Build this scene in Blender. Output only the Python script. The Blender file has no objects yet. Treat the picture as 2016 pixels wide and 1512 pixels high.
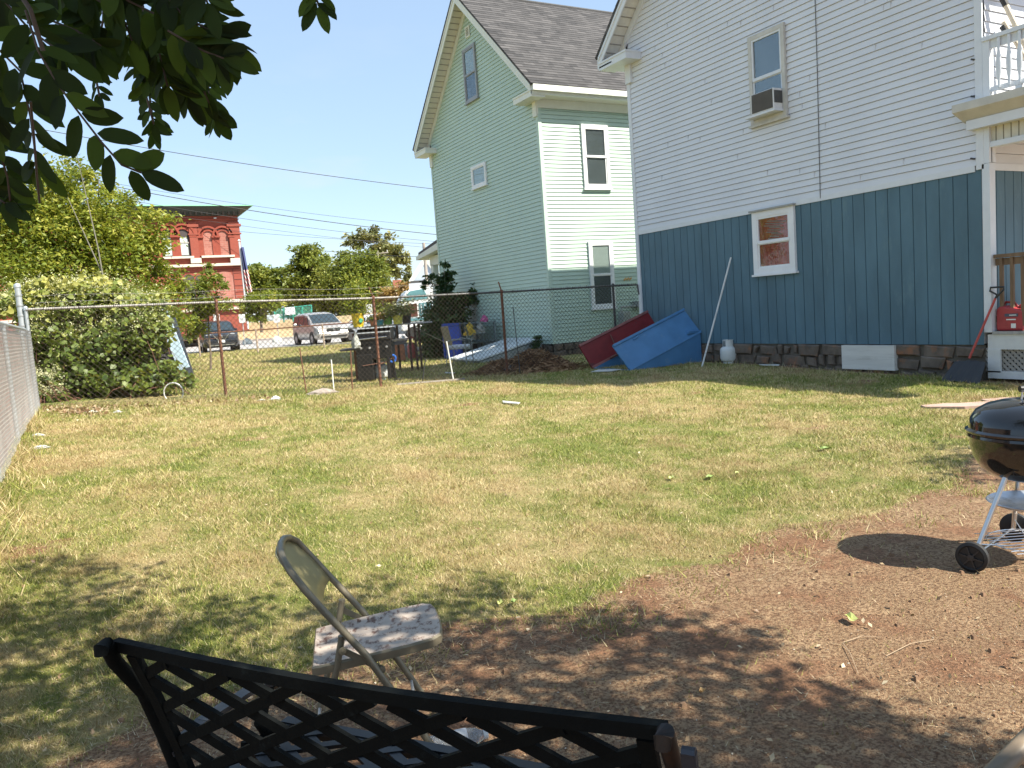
import bpy, math, random
import numpy as np
from mathutils import Vector, Matrix
random.seed(7); RS=np.random.RandomState(11)
R=math.radians
scn=bpy.context.scene; COL=scn.collection
# ---------------------------------------------------------------- camera
H=1.5; FPX=1556.6; PITCH=R(5.45); ROLL=R(-4.157); YAW=R(28.4)
_f=Vector((0,math.cos(PITCH),-math.sin(PITCH))); _u=Vector((0,math.sin(PITCH),math.cos(PITCH))); _r=Vector((1,0,0))
rt=math.cos(ROLL)*_r+math.sin(ROLL)*_u; up=-math.sin(ROLL)*_r+math.cos(ROLL)*_u
Zr=Matrix.Rotation(-YAW,3,'Z'); rt=Zr@rt; up=Zr@up; fw=Zr@_f; CP=Vector((0,0,H))
cam=bpy.data.objects.new('camera',bpy.data.cameras.new('camera')); COL.objects.link(cam)
cam.matrix_world=Matrix(((rt.x,up.x,-fw.x,0),(rt.y,up.y,-fw.y,0),(rt.z,up.z,-fw.z,H),(0,0,0,1)))
cam.data.sensor_width=36; cam.data.lens=36*FPX/2016; cam.data.clip_end=2000; cam.data.clip_start=.05
scn.camera=cam
def ray(x,y): return fw+rt*((x-1008)/FPX)-up*((y-756)/FPX)
def onx(x,y,X): d=ray(x,y); return CP+d*(X/d.x)
def ony(x,y,Y): d=ray(x,y); return CP+d*(Y/d.y)
def onz(x,y,z=0): d=ray(x,y); return CP+d*((z-H)/d.z)
def dep(x,y,D): return CP+ray(x,y)*D
def pix(P):
    v=Vector(P)-CP; z=v.dot(fw)
    return (1008+FPX*v.dot(rt)/z,756-FPX*v.dot(up)/z,z)
def S(t,a,b):
    t=min(1,max(0,(t-a)/(b-a))); return t*t*(3-2*t)
def g(x,y):
    lx=min(1,max(0,(7.5-x)/8.1))**1.6
    h=(.19+.31*lx)*S(y,1.8,12.5)
    h+=.012*math.sin(x*1.7+y*.9)*math.sin(y*1.3-x*.6)*S(y,3,5)
    t=S(y,18,32); h=h*(1-t)+.29*t
    return h
def ong(x,y):
    z=.1
    for _ in range(12):
        P=onz(x,y,z); z=.5*z+.5*g(P.x,P.y)
    return Vector((P.x,P.y,g(P.x,P.y)))
# ---------------------------------------------------------------- materials
MC={}
def nd(nt,t,**k):
    n=nt.nodes.new(t)
    for a,b in k.items():
        if a in n.inputs: n.inputs[a].default_value=b
        else: setattr(n,a,b)
    return n
def rgb(c,k=1): return (min(1,c[0]*k),min(1,c[1]*k),min(1,c[2]*k),1)
def ramp(nt,fac,stops):
    r=nt.nodes.new('ShaderNodeValToRGB'); e=r.color_ramp.elements
    while len(e)<len(stops): e.new(.5)
    for i,(p,c) in enumerate(stops): e[i].position=p; e[i].color=c if len(c)==4 else (*c,1)
    nt.links.new(fac,r.inputs[0]); return r.outputs[0]
def mix(nt,f,a,b,mode='MIX'):
    m=nt.nodes.new('ShaderNodeMix'); m.data_type='RGBA'; m.blend_type=mode
    for s,v in ((0,f),(6,a),(7,b)):
        if isinstance(v,bpy.types.NodeSocket): nt.links.new(v,m.inputs[s])
        else: m.inputs[s].default_value=v if not isinstance(v,tuple) or len(v)==4 else (*v,1)
    return m.outputs[2]
def noise(nt,vec,scale,detail=4,rough=.55):
    n=nd(nt,'ShaderNodeTexNoise'); n.inputs['Scale'].default_value=scale; n.inputs['Detail'].default_value=detail; n.inputs['Roughness'].default_value=rough
    if vec: nt.links.new(vec,n.inputs['Vector'])
    return n.outputs[0]
def base(name,rough=.6,metal=0):
    m=bpy.data.materials.new(name); m.use_nodes=True; nt=m.node_tree; nt.nodes.clear()
    o=nd(nt,'ShaderNodeOutputMaterial'); p=nd(nt,'ShaderNodeBsdfPrincipled')
    p.inputs['Roughness'].default_value=rough; p.inputs['Metallic'].default_value=metal
    nt.links.new(p.outputs[0],o.inputs[0]); tc=nd(nt,'ShaderNodeTexCoord')
    return m,nt,p,tc.outputs['Object'],o
def bump(nt,p,h,s,d=.01):
    b=nd(nt,'ShaderNodeBump'); b.inputs['Strength'].default_value=s; b.inputs['Distance'].default_value=d
    nt.links.new(h,b.inputs['Height']); nt.links.new(b.outputs[0],p.inputs['Normal'])
def mat(name,c,rough=.6,metal=0,var=.12,sc=6,stain=None,st=.6,bmp=0,bsc=40,ssc=3,stretch=None):
    if name in MC: return MC[name]
    m,nt,p,v,o=base(name,rough,metal)
    if stretch:
        mp=nd(nt,'ShaderNodeMapping'); mp.inputs['Scale'].default_value=stretch; nt.links.new(v,mp.inputs[0]); v=mp.outputs[0]
    n=noise(nt,v,sc,5,.6)
    out=ramp(nt,n,[(.3,rgb(c,1-var)),(.7,rgb(c,1+var))])
    if stain:
        k=noise(nt,v,ssc,8,.7)
        f=ramp(nt,k,[(st-.04,(0,0,0)),(st+.08,(1,1,1))])
        out=mix(nt,f,out,rgb(stain))
    nt.links.new(out,p.inputs['Base Color'])
    if bmp: bump(nt,p,noise(nt,v,bsc,5,.6),bmp)
    MC[name]=m; return m
# ---------------------------------------------------------------- mesh builder
class MB:
    def __init__(s,T=None): s.v=[]; s.f=[]; s.T=T
    def add(s,vs,fs):
        o=len(s.v)
        for p in vs: s.v.append(tuple(s.T(p)) if s.T else tuple(p))
        s.f+= [tuple(i+o for i in f) for f in fs]; return s
    def b(s,x0,x1,y0,y1,z0,z1,M=None):
        vs=[(x,y,z) for z in (z0,z1) for y in (y0,y1) for x in (x0,x1)]
        if M: vs=[M@Vector(p) for p in vs]
        return s.add(vs,[(0,2,3,1),(4,5,7,6),(0,1,5,4),(2,6,7,3),(0,4,6,2),(1,3,7,5)])
    def bc(s,c,d,M=None):
        m=Matrix.Translation(Vector(c)); m=m@M if M else m
        return s.b(-d[0]/2,d[0]/2,-d[1]/2,d[1]/2,-d[2]/2,d[2]/2,m)
    def bar(s,a,b_,w,t,side=Vector((0,0,1))):   # flat bar from a to b, width w along side, thickness t
        a=Vector(a); b_=Vector(b_); d=(b_-a).normalized(); sd=(side-d*side.dot(d)).normalized(); n=d.cross(sd)
        vs=[]
        for p in (a,b_):
            for i,j in ((-1,-1),(1,-1),(1,1),(-1,1)): vs.append(p+sd*(i*w/2)+n*(j*t/2))
        return s.add(vs,[(3,2,1,0),(4,5,6,7),(0,1,5,4),(1,2,6,5),(2,3,7,6),(3,0,4,7)])
    def tube(s,pts,r,n=8,closed=False):
        pts=[Vector(p) for p in pts]; N=len(pts); rr=r if isinstance(r,(list,tuple)) else [r]*N
        vs=[]; fs=[]; prev=None
        for i,p in enumerate(pts):
            if closed: d=pts[(i+1)%N]-pts[i-1]
            else: d=pts[min(i+1,N-1)]-pts[max(i-1,0)]
            d=d.normalized() if d.length>1e-9 else Vector((0,0,1))
            if prev is None: prev=d.orthogonal().normalized()
            prev=(prev-d*prev.dot(d)); prev=prev.normalized() if prev.length>1e-6 else d.orthogonal().normalized()
            q=d.cross(prev)
            for k in range(n):
                a=2*math.pi*k/n; vs.append(p+(prev*math.cos(a)+q*math.sin(a))*rr[i])
        for i in range(N if closed else N-1):
            j=(i+1)%N
            for k in range(n): fs.append((i*n+k,i*n+(k+1)%n,j*n+(k+1)%n,j*n+k))
        if not closed: fs+= [tuple(range(n-1,-1,-1)),tuple(range((N-1)*n,N*n))]
        return s.add(vs,fs)
    def lathe(s,prof,c=(0,0,0),n=24,M=None,sx=1,sy=1):
        vs=[]; fs=[]; c=Vector(c)
        for r,z in prof:
            for k in range(n):
                a=2*math.pi*k/n; p=Vector((r*math.cos(a)*sx,r*math.sin(a)*sy,z))
                if M: p=M@p
                vs.append(c+p)
        for i in range(len(prof)-1):
            for k in range(n): fs.append((i*n+k,i*n+(k+1)%n,(i+1)*n+(k+1)%n,(i+1)*n+k))
        if prof[0][0]>1e-4: fs.append(tuple(range(n-1,-1,-1)))
        if prof[-1][0]>1e-4: fs.append(tuple(range((len(prof)-1)*n,len(prof)*n)))
        return s.add(vs,fs)
    def ext(s,poly,vec):    # extrude planar polygon
        vec=Vector(vec); n=len(poly); a=[Vector(p) for p in poly]; b_=[p+vec for p in a]
        return s.add(a+b_,[tuple(range(n-1,-1,-1)),tuple(range(n,2*n))]+[(i,(i+1)%n,n+(i+1)%n,n+i) for i in range(n)])
    def q(s,*p): return s.add(p,[tuple(range(len(p)))])
    def build(s,name,m,parent=None,smooth=False,world=True,bevel=0,sub=0,fix=True):
        me=bpy.data.meshes.new(name); vs=s.v
        if parent is not None and world:
            root=parent
            inv=root_matrix(parent).inverted(); vs=[tuple(inv@Vector(p)) for p in vs]
        me.from_pydata(vs,[],s.f); me.materials.append(m)
        o=bpy.data.objects.new(name,me); COL.objects.link(o)
        if parent is not None: o.parent=parent
        if fix:
            import bmesh
            bm=bmesh.new(); bm.from_mesh(me); bmesh.ops.remove_doubles(bm,verts=bm.verts,dist=1e-5)
            bmesh.ops.recalc_face_normals(bm,faces=bm.faces); bm.to_mesh(me); bm.free()
        if smooth:
            me.polygons.foreach_set('use_smooth',[True]*len(me.polygons)); 
            try: me.set_sharp_from_angle(angle=R(40))
            except Exception: pass
        if bevel:
            b_=o.modifiers.new('bevel','BEVEL'); b_.width=bevel; b_.segments=2; b_.limit_method='ANGLE'
        if sub:
            b_=o.modifiers.new('sub','SUBSURF'); b_.levels=sub; b_.render_levels=sub
        return o
def split_build(mb,name,m,parent=None,**k):
    par=list(range(len(mb.v)))
    def find(i):
        while par[i]!=i: par[i]=par[par[i]]; i=par[i]
        return i
    for f in mb.f:
        for i in f[1:]: par[find(i)]=find(f[0])
    comp={}
    for f in mb.f: comp.setdefault(find(f[0]),[]).append(f)
    out=[]
    for fs in comp.values():
        ids=sorted({i for f in fs for i in f}); mp={i:n for n,i in enumerate(ids)}; q=MB(); q.v=[mb.v[i] for i in ids]; q.f=[tuple(mp[i] for i in f) for f in fs]; out.append(q.build(name,m,parent,**k))
    return out
def root_matrix(o):
    m=Matrix.Identity(4)
    while o is not None:
        m=(Matrix.Translation(o.location)@o.rotation_euler.to_matrix().to_4x4())@m; o=o.parent
    return m
def tag(o,label=None,cat=None,group=None,kind=None):
    if label: o['label']=label
    if cat: o['category']=cat
    if group: o['group']=group
    if kind: o['kind']=kind
    return o
def thing(name,label,cat,loc=(0,0,0),rz=0,group=None):
    o=bpy.data.objects.new(name,None); COL.objects.link(o); o.location=loc; o.rotation_euler=(0,0,rz); o.empty_display_size=.2
    return tag(o,label,cat,group)
def dup(o,loc,rz=0,label=None,parent=None):
    c=o.copy(); COL.objects.link(c)
    if parent: c.parent=parent
    else:
        c.location=loc; c.rotation_euler=(0,0,rz)
        if label: c['label']=label
    for ch in [x for x in COL.objects if x.parent==o]: dup(ch,None,0,None,c)
    return c
def npmesh(name,V,F,m,parent=None,tint=None,loc=None,smooth=False):
    """V (n,3) world coords; F (k,s) faces; tint per vertex"""
    V=np.asarray(V,dtype=np.float32); F=np.asarray(F,dtype=np.int32)
    if parent is not None:
        M=np.array(root_matrix(parent).inverted()); V=V@M[:3,:3].T.astype(np.float32)+M[:3,3].astype(np.float32)
    me=bpy.data.meshes.new(name); k,s=F.shape
    me.vertices.add(len(V)); me.vertices.foreach_set('co',V.ravel())
    me.loops.add(k*s); me.loops.foreach_set('vertex_index',F.ravel())
    me.polygons.add(k); me.polygons.foreach_set('loop_start',np.arange(0,k*s,s,dtype=np.int32))
    try: me.polygons.foreach_set('loop_total',np.full(k,s,dtype=np.int32))
    except Exception: pass
    me.update(calc_edges=True)
    if tint is not None:
        a=me.attributes.new('tint','FLOAT','POINT'); a.data.foreach_set('value',np.asarray(tint,dtype=np.float32))
    me.materials.append(m)
    if smooth: me.polygons.foreach_set('use_smooth',[True]*k)
    o=bpy.data.objects.new(name,me); COL.objects.link(o)
    if parent is not None: o.parent=parent
    return o
# ---------------------------------------------------------------- foliage
def leafmat(name,c1,c2,c3,trans=.35,rough=.5):
    m,nt,p,v,o=base(name,rough)
    a=nd(nt,'ShaderNodeAttribute'); a.attribute_name='tint'
    col=ramp(nt,a.outputs['Fac'],[(0,c1),(.55,c2),(1,c3)])
    nt.links.new(col,p.inputs['Base Color'])
    t=nd(nt,'ShaderNodeBsdfTranslucent'); nt.links.new(mix(nt,.5,col,(c3[0],c3[1],c3[2]*.5)),t.inputs[0])
    s=nd(nt,'ShaderNodeMixShader'); s.inputs[0].default_value=trans
    nt.links.new(p.outputs[0],s.inputs[1]); nt.links.new(t.outputs[0],s.inputs[2]); nt.links.new(s.outputs[0],o.inputs[0])
    return m
def leaf_arrays(P,size,rs,up_bias=.6,droop=.2,aspect=.5):
    """P (n,3) base points -> folded 4-vertex leaves"""
    n=len(P); size=np.broadcast_to(size,(n,))[:,None]
    d=rs.normal(size=(n,3)); d[:,2]=d[:,2]*.6-droop; d/=np.linalg.norm(d,axis=1)[:,None]
    nn=rs.normal(size=(n,3)); nn[:,2]+=up_bias*2; s=np.cross(d,nn); s/=np.linalg.norm(s,axis=1)[:,None]+1e-9
    u=np.cross(s,d)
    tip=P+d*size; mid=P+d*size*.45
    a=mid+s*size*aspect*.5+u*size*.08; b=mid-s*size*aspect*.5+u*size*.08
    V=np.stack([P,a,tip,b],1).reshape(-1,3)
    i=np.arange(n)[:,None]*4
    F=np.concatenate([i+[[0,1,2]],i+[[0,2,3]]],0)
    return V,F
def blob_points(blobs,n,rs,shell=.55,ncl=None,clr=.16):
    """blobs: (cx,cy,cz,rx,ry,rz)"""
    w=np.array([b[3]*b[4]*b[5] for b in blobs])**(.8); w/=w.sum(); ncl=ncl or max(20,n//60)
    bi=rs.choice(len(blobs),ncl,p=w); B=np.array(blobs)[bi]
    d=rs.normal(size=(ncl,3)); d/=np.linalg.norm(d,axis=1)[:,None]
    r=(shell+(1-shell)*rs.rand(ncl))[:,None]*(1+.18*rs.normal(size=(ncl,1)))
    C=B[:,:3]+d*B[:,3:]*r
    k=rs.choice(ncl,n); sc=B[k][:,3:].mean(1)[:,None]
    P=C[k]+rs.normal(size=(n,3))*sc*clr*np.array([1,1,.6])
    t=np.clip(.5+.22*rs.normal(size=ncl)[k]+.18*rs.normal(size=n),0,1)
    return P,t,C
def tree(name,label,bx,by,bz,blobs,n,lsize,m,bark,trunk_r=.12,cat='tree',group=None,ncl=None,clr=.16,seed=1,shell=.5,limbs=14,stems=None,aspect=.5):
    rs=np.random.RandomState(seed); t=thing(name,label,cat,(bx,by,bz),0,group)
    P,ti,C=blob_points(blobs,n,rs,shell,ncl,clr)
    P[:,2]=np.maximum(P[:,2],bz+.05)
    V,F=leaf_arrays(P,lsize*(.7+.6*rs.rand(n)),rs,aspect=aspect)
    npmesh('crown',V,F,m,t,np.repeat(ti,4))
    mb=MB(); cz=max(b[2] for b in blobs); cen=Vector(np.mean([b[:3] for b in blobs],0)); top=Vector((cen.x,cen.y,cz))
    b0=Vector((bx,by,bz-.1)); fork=b0.lerp(top,.35)
    mb.tube([b0,b0.lerp(fork,.5)+Vector((.03,.02,0)),fork,b0.lerp(top,.7),top],[trunk_r*1.25,trunk_r,trunk_r*.8,trunk_r*.45,trunk_r*.12],8)
    for k in rs.choice(len(C),min(limbs,len(C)),replace=False):
        e=Vector(C[k]); s0=b0.lerp(top,.25+.45*rs.rand()); md=s0.lerp(e,.5)+Vector((0,0,.12*(e-s0).length*(rs.rand()-.2)))
        mb.tube([s0,md,e],[trunk_r*.4,trunk_r*.22,trunk_r*.05],5)
    mb.build('trunk',bark,t,smooth=True)
    return t
bark=mat('bark',(.16,.125,.095),.9,var=.3,sc=20,bmp=.6,bsc=30,stretch=(1,1,.25))
bark_pale=mat('bark_pale',(.15,.14,.11),.9,var=.2,sc=12)
L_dark=leafmat('leaf_dark_green',(.015,.04,.012),(.035,.08,.02),(.08,.13,.03),.2)
L_mid=leafmat('leaf_mid_green',(.08,.12,.018),(.17,.21,.035),(.32,.34,.07),.4)
L_lime=leafmat('leaf_lime_green',(.075,.115,.012),(.19,.25,.028),(.45,.43,.08),.4)
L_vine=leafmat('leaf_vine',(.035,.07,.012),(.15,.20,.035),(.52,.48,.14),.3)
L_rust=leafmat('leaf_rust',(.2,.12,.04),(.32,.2,.06),(.4,.3,.1),.3)
L_olive=leafmat('leaf_olive',(.09,.10,.03),(.18,.19,.06),(.3,.28,.1),.25)
L_locust=leafmat('leaf_locust',(.006,.018,.002),(.016,.038,.004),(.06,.11,.008),.4,.85)
L_brown=leafmat('leaf_litter',(.12,.06,.03),(.3,.2,.1),(.5,.42,.28),.1)

# ================================================================ GROUND
def grassmat():
    m,nt,p,v,o=base('lawn_grass',.85)
    big=noise(nt,v,.55,5,.62); med=noise(nt,v,3.2,5,.6); fine=noise(nt,v,55,3,.7)
    green=mix(nt,med,(.12,.155,.022),(.23,.25,.045)); straw=mix(nt,fine,(.30,.22,.085),(.54,.43,.21))
    f=ramp(nt,mix(nt,.45,big,med),[(.415,(0,0,0)),(.585,(1,1,1))])
    gcol=mix(nt,f,green,straw)
    a=nd(nt,'ShaderNodeAttribute'); a.attribute_name='dirt'
    # dirt colour: grey-brown soil with reddish mulch drifts
    d1=noise(nt,v,1.6,7,.65); d2=noise(nt,v,60,4,.75); d3=noise(nt,v,4.5,6,.65)
    dc=mix(nt,ramp(nt,d1,[(.47,(0,0,0)),(.57,(1,1,1))]),(.37,.24,.13),(.30,.15,.075))
    dc=mix(nt,ramp(nt,d3,[(.5,(0,0,0)),(.62,(.85,.85,.85))]),dc,(.48,.32,.18))
    dc=mix(nt,ramp(nt,d2,[(.42,(1,1,1)),(.55,(0,0,0))]),dc,(.16,.08,.035))
    w=nt.nodes.new('ShaderNodeMath'); w.operation='ADD'; nt.links.new(a.outputs['Fac'],w.inputs[0])
    w2=nt.nodes.new('ShaderNodeMath'); w2.operation='MULTIPLY_ADD'; nt.links.new(noise(nt,v,6,6,.7),w2.inputs[0]); w2.inputs[1].default_value=.9; w2.inputs[2].default_value=-.45
    nt.links.new(w2.outputs[0],w.inputs[1])
    df=ramp(nt,w.outputs[0],[(.42,(0,0,0)),(.56,(1,1,1))])
    nt.links.new(mix(nt,df,gcol,dc),p.inputs['Base Color'])
    bump(nt,p,mix(nt,.5,noise(nt,v,90,4,.8),noise(nt,v,14,5,.7)),1.0,.045)
    return m
def dirt(x,y):
    e=3.34+.09*math.sin(x*2.1)+.07*math.sin(x*5.3+1)
    if x<.9: e-=.12*(.9-x)
    e+=S(x,4.4,6)*.35
    d=1-S(y,e-.35,e+.35)
    d=max(d,.85*(1-S(abs(x-10.9),.0,.7))*(1 if 5<y<12.3 else 0))  # bare strip along the house foundation
    d=max(d,.62*(1-S(math.hypot((x+.25),(y-13.1)*.8),.2,1.0)))
    for cx,cy,r in ((.62,11.9,.5),(1.55,8.9,.45),(9.6,7.4,.7),(7.0,4.4,.7),(6.5,5.6,.5),(4.7,9.9,.6),(7.5,8.5,.5),(-.4,6.0,.6),(2.9,13.4,.6)):
        d=max(d,.55*(1-S(math.hypot(x-cx,(y-cy)*1.6),.1,r)))
    return d
xs=np.unique(np.concatenate([np.linspace(-900,-30,12),np.linspace(-30,-3,28),np.arange(-3,13,.09),np.linspace(13,40,40),np.linspace(40,900,12)]))
ys=np.unique(np.concatenate([np.linspace(-400,-20,8),np.linspace(-20,-1,20),np.arange(-1,16,.09),np.linspace(16,60,70),np.linspace(60,1400,14)]))
GV=np.array([(x,y,g(x,y)) for y in ys for x in xs],dtype=np.float32)
nx=len(xs); ii=(np.arange(len(ys)-1)[:,None]*nx+np.arange(nx-1)[None,:]).ravel()
GM=grassmat()
lawn=npmesh('ground',GV,np.stack([ii,ii+1,ii+1+nx,ii+nx],1),GM,smooth=True)
at_=lawn.data.attributes.new('dirt','FLOAT','POINT'); at_.data.foreach_set('value',np.array([dirt(x,y) for x,y,_ in GV],dtype=np.float32))
tag(lawn,kind='structure')
# grass blades
def blademat():
    m,nt,p,v,o=base('grass_blades',.6)
    big=noise(nt,v,.55,5,.62); med=noise(nt,v,3.2,5,.6)
    a=nd(nt,'ShaderNodeAttribute'); a.attribute_name='tint'
    green=ramp(nt,a.outputs['Fac'],[(0,(.04,.075,.008)),(.5,(.205,.245,.038)),(1,(.46,.46,.12))])
    straw=ramp(nt,a.outputs['Fac'],[(0,(.17,.115,.045)),(.5,(.49,.385,.17)),(1,(.80,.70,.42))])
    f=ramp(nt,mix(nt,.45,big,med),[(.415,(.16,.16,.16)),(.59,(.88,.88,.88))])
    # every blade is either green or dry, more dry ones in the dry drifts
    th=nt.nodes.new('ShaderNodeMath'); th.operation='LESS_THAN'
    fr=nt.nodes.new('ShaderNodeMath'); fr.operation='FRACT'; k=nt.nodes.new('ShaderNodeMath'); k.operation='MULTIPLY'; k.inputs[1].default_value=17.0
    nt.links.new(a.outputs['Fac'],k.inputs[0]); nt.links.new(k.outputs[0],fr.inputs[0]); nt.links.new(fr.outputs[0],th.inputs[0]); nt.links.new(f,th.inputs[1])
    col=mix(nt,th.outputs[0],green,straw)
    br=noise(nt,v,1.15,6,.65); col=mix(nt,ramp(nt,br,[(.53,(0,0,0)),(.66,(.7,.7,.7))]),col,(.36,.235,.12))
    nt.links.new(col,p.inputs['Base Color'])
    t=nd(nt,'ShaderNodeBsdfTranslucent'); nt.links.new(col,t.inputs[0]); s=nd(nt,'ShaderNodeMixShader'); s.inputs[0].default_value=.3
    nt.links.new(p.outputs[0],s.inputs[1]); nt.links.new(t.outputs[0],s.inputs[2]); nt.links.new(s.outputs[0],o.inputs[0])
    return m
gv=np.vectorize(g); dv=np.vectorize(dirt)
def blades(name,P2,h,w,rs,label):
    n=len(P2); z=gv(P2[:,0],P2[:,1]); B=np.column_stack([P2,z-.004])
    a=rs.rand(n)*2*np.pi; lean=rs.normal(size=(n,2))*.55
    hh=(h*(.45+.8*rs.rand(n)))[:,None]; s=np.column_stack([np.cos(a),np.sin(a),np.zeros(n)])*(w/2)[:,None]
    tip=B+np.column_stack([lean,np.ones(n)])*hh*np.array([1,1,.8])
    V=np.stack([B-s,B+s,tip],1).reshape(-1,3); F=np.arange(n*3).reshape(-1,3)
    o=npmesh(name,V,F,BM,None,np.repeat(rs.rand(n),3)); return tag(o,label,'grass',kind='stuff')
BM=blademat()
def sample_view(n,D0,D1,xl,xr,rs,pw=1.0):
    D=np.exp(np.log(D0)+(np.log(D1)-np.log(D0))*rs.rand(n)**pw); L=(xl+(xr-xl)*rs.rand(n))*D
    f2=np.array([math.sin(YAW),math.cos(YAW)]); r2=np.array([math.cos(YAW),-math.sin(YAW)])
    return D[:,None]*f2+L[:,None]*r2
P2=sample_view(600000,2.5,17.5,-.72,.72,RS,.8)
d_=dv(P2[:,0],P2[:,1]); keep=(RS.rand(len(P2))>np.clip((d_-.28)*1.9,0,.985))&(P2[:,1]<13.6)&(P2[:,0]<10.4)&(P2[:,0]>-1.2)
P2=P2[keep]; Dd=np.hypot(P2[:,0],P2[:,1])
blades('lawn_blades',P2,(.019+.0021*Dd)*(.75+.5*np.abs(np.sin(P2[:,0]*2.3+np.sin(P2[:,1]*1.9)))),.0018+.00055*Dd,RS,'short patchy lawn of green and straw dry blades in the fenced back yard')
P3=sample_view(150000,14,43,-.72,.2,RS,.8)
keep=(P3[:,1]>13.75)&((P3[:,0]<10.5)|(P3[:,1]>24.6)); P3=P3[keep]; Dd=np.hypot(P3[:,0],P3[:,1])
blades('vacant_lot_grass',P3,.05+.0012*Dd,.004+.0006*Dd,RS,'rough grass of the vacant lot beyond the rusty fence')
# taller tufts along fences and walls
tp=[]
for i in range(9000):
    k=RS.rand()
    if k<.45: x=-.7+11.3*RS.rand(); y=13.72+RS.normal()*.09
    elif k<.65: x=-.62+RS.normal()*.08; y=5+8.7*RS.rand()
    elif k<.8: x=10.35+RS.normal()*.1; y=6.5+7*RS.rand(); 
    else:
        x=-.4+3.4*RS.rand(); y=13.3+RS.normal()*.25
    if x>2.6 and RS.rand()<.5: continue
    tp.append((x,y))
tp=np.array(tp); blades('fence_line_weeds',tp,np.full(len(tp),.13),np.full(len(tp),.008),RS,'long weeds and grass tufts along the foot of the fences')
# tufts within the lawn
tc=sample_view(420,2.9,13,-.68,.68,RS); tc=tc[(dv(tc[:,0],tc[:,1])<.5)&(tc[:,1]<13)]
tt=np.repeat(tc,55,0)+RS.normal(size=(len(tc)*55,2))*(.04+.09*np.repeat(RS.rand(len(tc)),55))[:,None]; Dd=np.hypot(tt[:,0],tt[:,1])
blades('crabgrass_tufts',tt,.05+.003*Dd,.003+.0005*Dd,RS,'scattered coarser grass tufts standing in the short lawn')
# mulch chips, crumbs on the dirt
def chips(name,n,smin,smax,m,rs,label,cat):
    P=sample_view(n,1.6,6.2,-.66,.72,rs); P=P[dv(P[:,0],P[:,1])>.45]; X_,Y_=P[:,0],P[:,1]; cl=.5+.25*np.sin(X_*3.1+2*np.sin(Y_*2.3))+.25*np.sin(Y_*4.7-X_*2.2+1.5*np.sin(X_*1.7)); P=P[rs.rand(len(P))<.12+.88*cl**1.5]; n=len(P)
    z=gv(P[:,0],P[:,1])+.003; a=rs.rand(n)*np.pi*2; L=smin+(smax-smin)*rs.rand(n)**2; W=L*(.2+.5*rs.rand(n)); Hh=L*.25
    c,s=np.cos(a),np.sin(a); base_=np.column_stack([P,z]); ax=np.column_stack([c,s,.25*rs.normal(size=n)])*(L/2)[:,None]; ay=np.column_stack([-s,c,.25*rs.normal(size=n)])*(W/2)[:,None]
    up_=np.column_stack([np.zeros(n),np.zeros(n),Hh])
    V=np.stack([base_-ax,base_-ay,base_+ax,base_+ay,base_+up_],1).reshape(-1,3); i=np.arange(n)[:,None]*5
    F=np.concatenate([i+[[0,1,4]],i+[[1,2,4]],i+[[2,3,4]],i+[[3,0,4]]],0)
    o=npmesh(name,V,F,m,None,np.repeat(rs.rand(n),5)); return tag(o,label,cat,kind='stuff')
chips('wood_mulch',30000,.003,.015,leafmat('mulch',(.08,.04,.02),(.24,.115,.055),(.42,.28,.16),0,.9),RS,'reddish wood chips and crumbs strewn over the bare dirt','mulch')
chips('small_pebbles',5000,.003,.012,leafmat('pebbles',(.25,.2,.15),(.35,.3,.23),(.5,.46,.38),0,.9),RS,'pale grit and small pebbles strewn over the bare dirt','pebbles')
# dry straw bits on the ground
P=sample_view(14000,2.3,9,-.68,.7,RS); P=P[(P[:,1]<6)&(RS.rand(len(P))<.10+.8*(np.abs(P[:,1]-3.3)<.45))]; n=len(P)
a=RS.rand(n)*6.28; L=.02+.05*RS.rand(n); z=gv(P[:,0],P[:,1])+.006; b0=np.column_stack([P,z]); dx=np.column_stack([np.cos(a)*L,np.sin(a)*L,.02*RS.rand(n)]); sx=np.column_stack([-np.sin(a),np.cos(a),np.zeros(n)])*.0012
V=np.stack([b0-sx,b0+sx,b0+dx],1).reshape(-1,3)
tag(npmesh('dry_straw',V,np.arange(n*3).reshape(-1,3),leafmat('straw',(.25,.18,.1),(.42,.33,.2),(.6,.5,.33),.1),None,np.repeat(RS.rand(n),3)),'dry grass clippings and straw lying where lawn meets dirt','straw',kind='stuff')
# single fallen leaves and twigs
def fallen(px,py,s,m,label,name='fallen_leaf',rot=0,cat='leaf',group='leaves fallen on the ground'):
    P=ong(px,py); t=MB(); pts=[]
    for k in range(12):
        a=2*math.pi*k/12; r=1 if k else 1.5
        r*=.8+.25*((k*7)%3)/2
        x=math.cos(a)*r*s; y=math.sin(a)*r*s*.55; pts.append((P.x+x*math.cos(rot)-y*math.sin(rot),P.y+x*math.sin(rot)+y*math.cos(rot),P.z+.02+.25*abs(y)+.012*((k*5)%4)/3))
    t.add([(P.x,P.y,P.z+.015)]+pts,[(0,k+1,(k+1)%12+1) for k in range(12)])
    o=t.build(name,m); tag(o,label,cat,group); return o
yl=mat('leaf_yellow',(.45,.48,.17),.6); gl=mat('leaf_fresh',(.17,.25,.06),.6); ol=mat('leaf_orange',(.55,.35,.15),.6)
fallen(1677,1227,.045,yl,'large pale yellow leaf lying on the bare dirt right of centre',rot=1.1)
fallen(1622,888,.06,gl,'green leaf lying flat on the dry lawn left of the kettle grill',rot=-.6)
fallen(1398,944,.05,gl,'light green leaf on the mid lawn below the propane tank',rot=.3)
fallen(1322,946,.045,yl,'yellowish leaf on the mid lawn, just left of a green one',rot=.9)
fallen(1383,1371,.018,ol,'small tan orange leaf on the shaded dirt',rot=.2)
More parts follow.
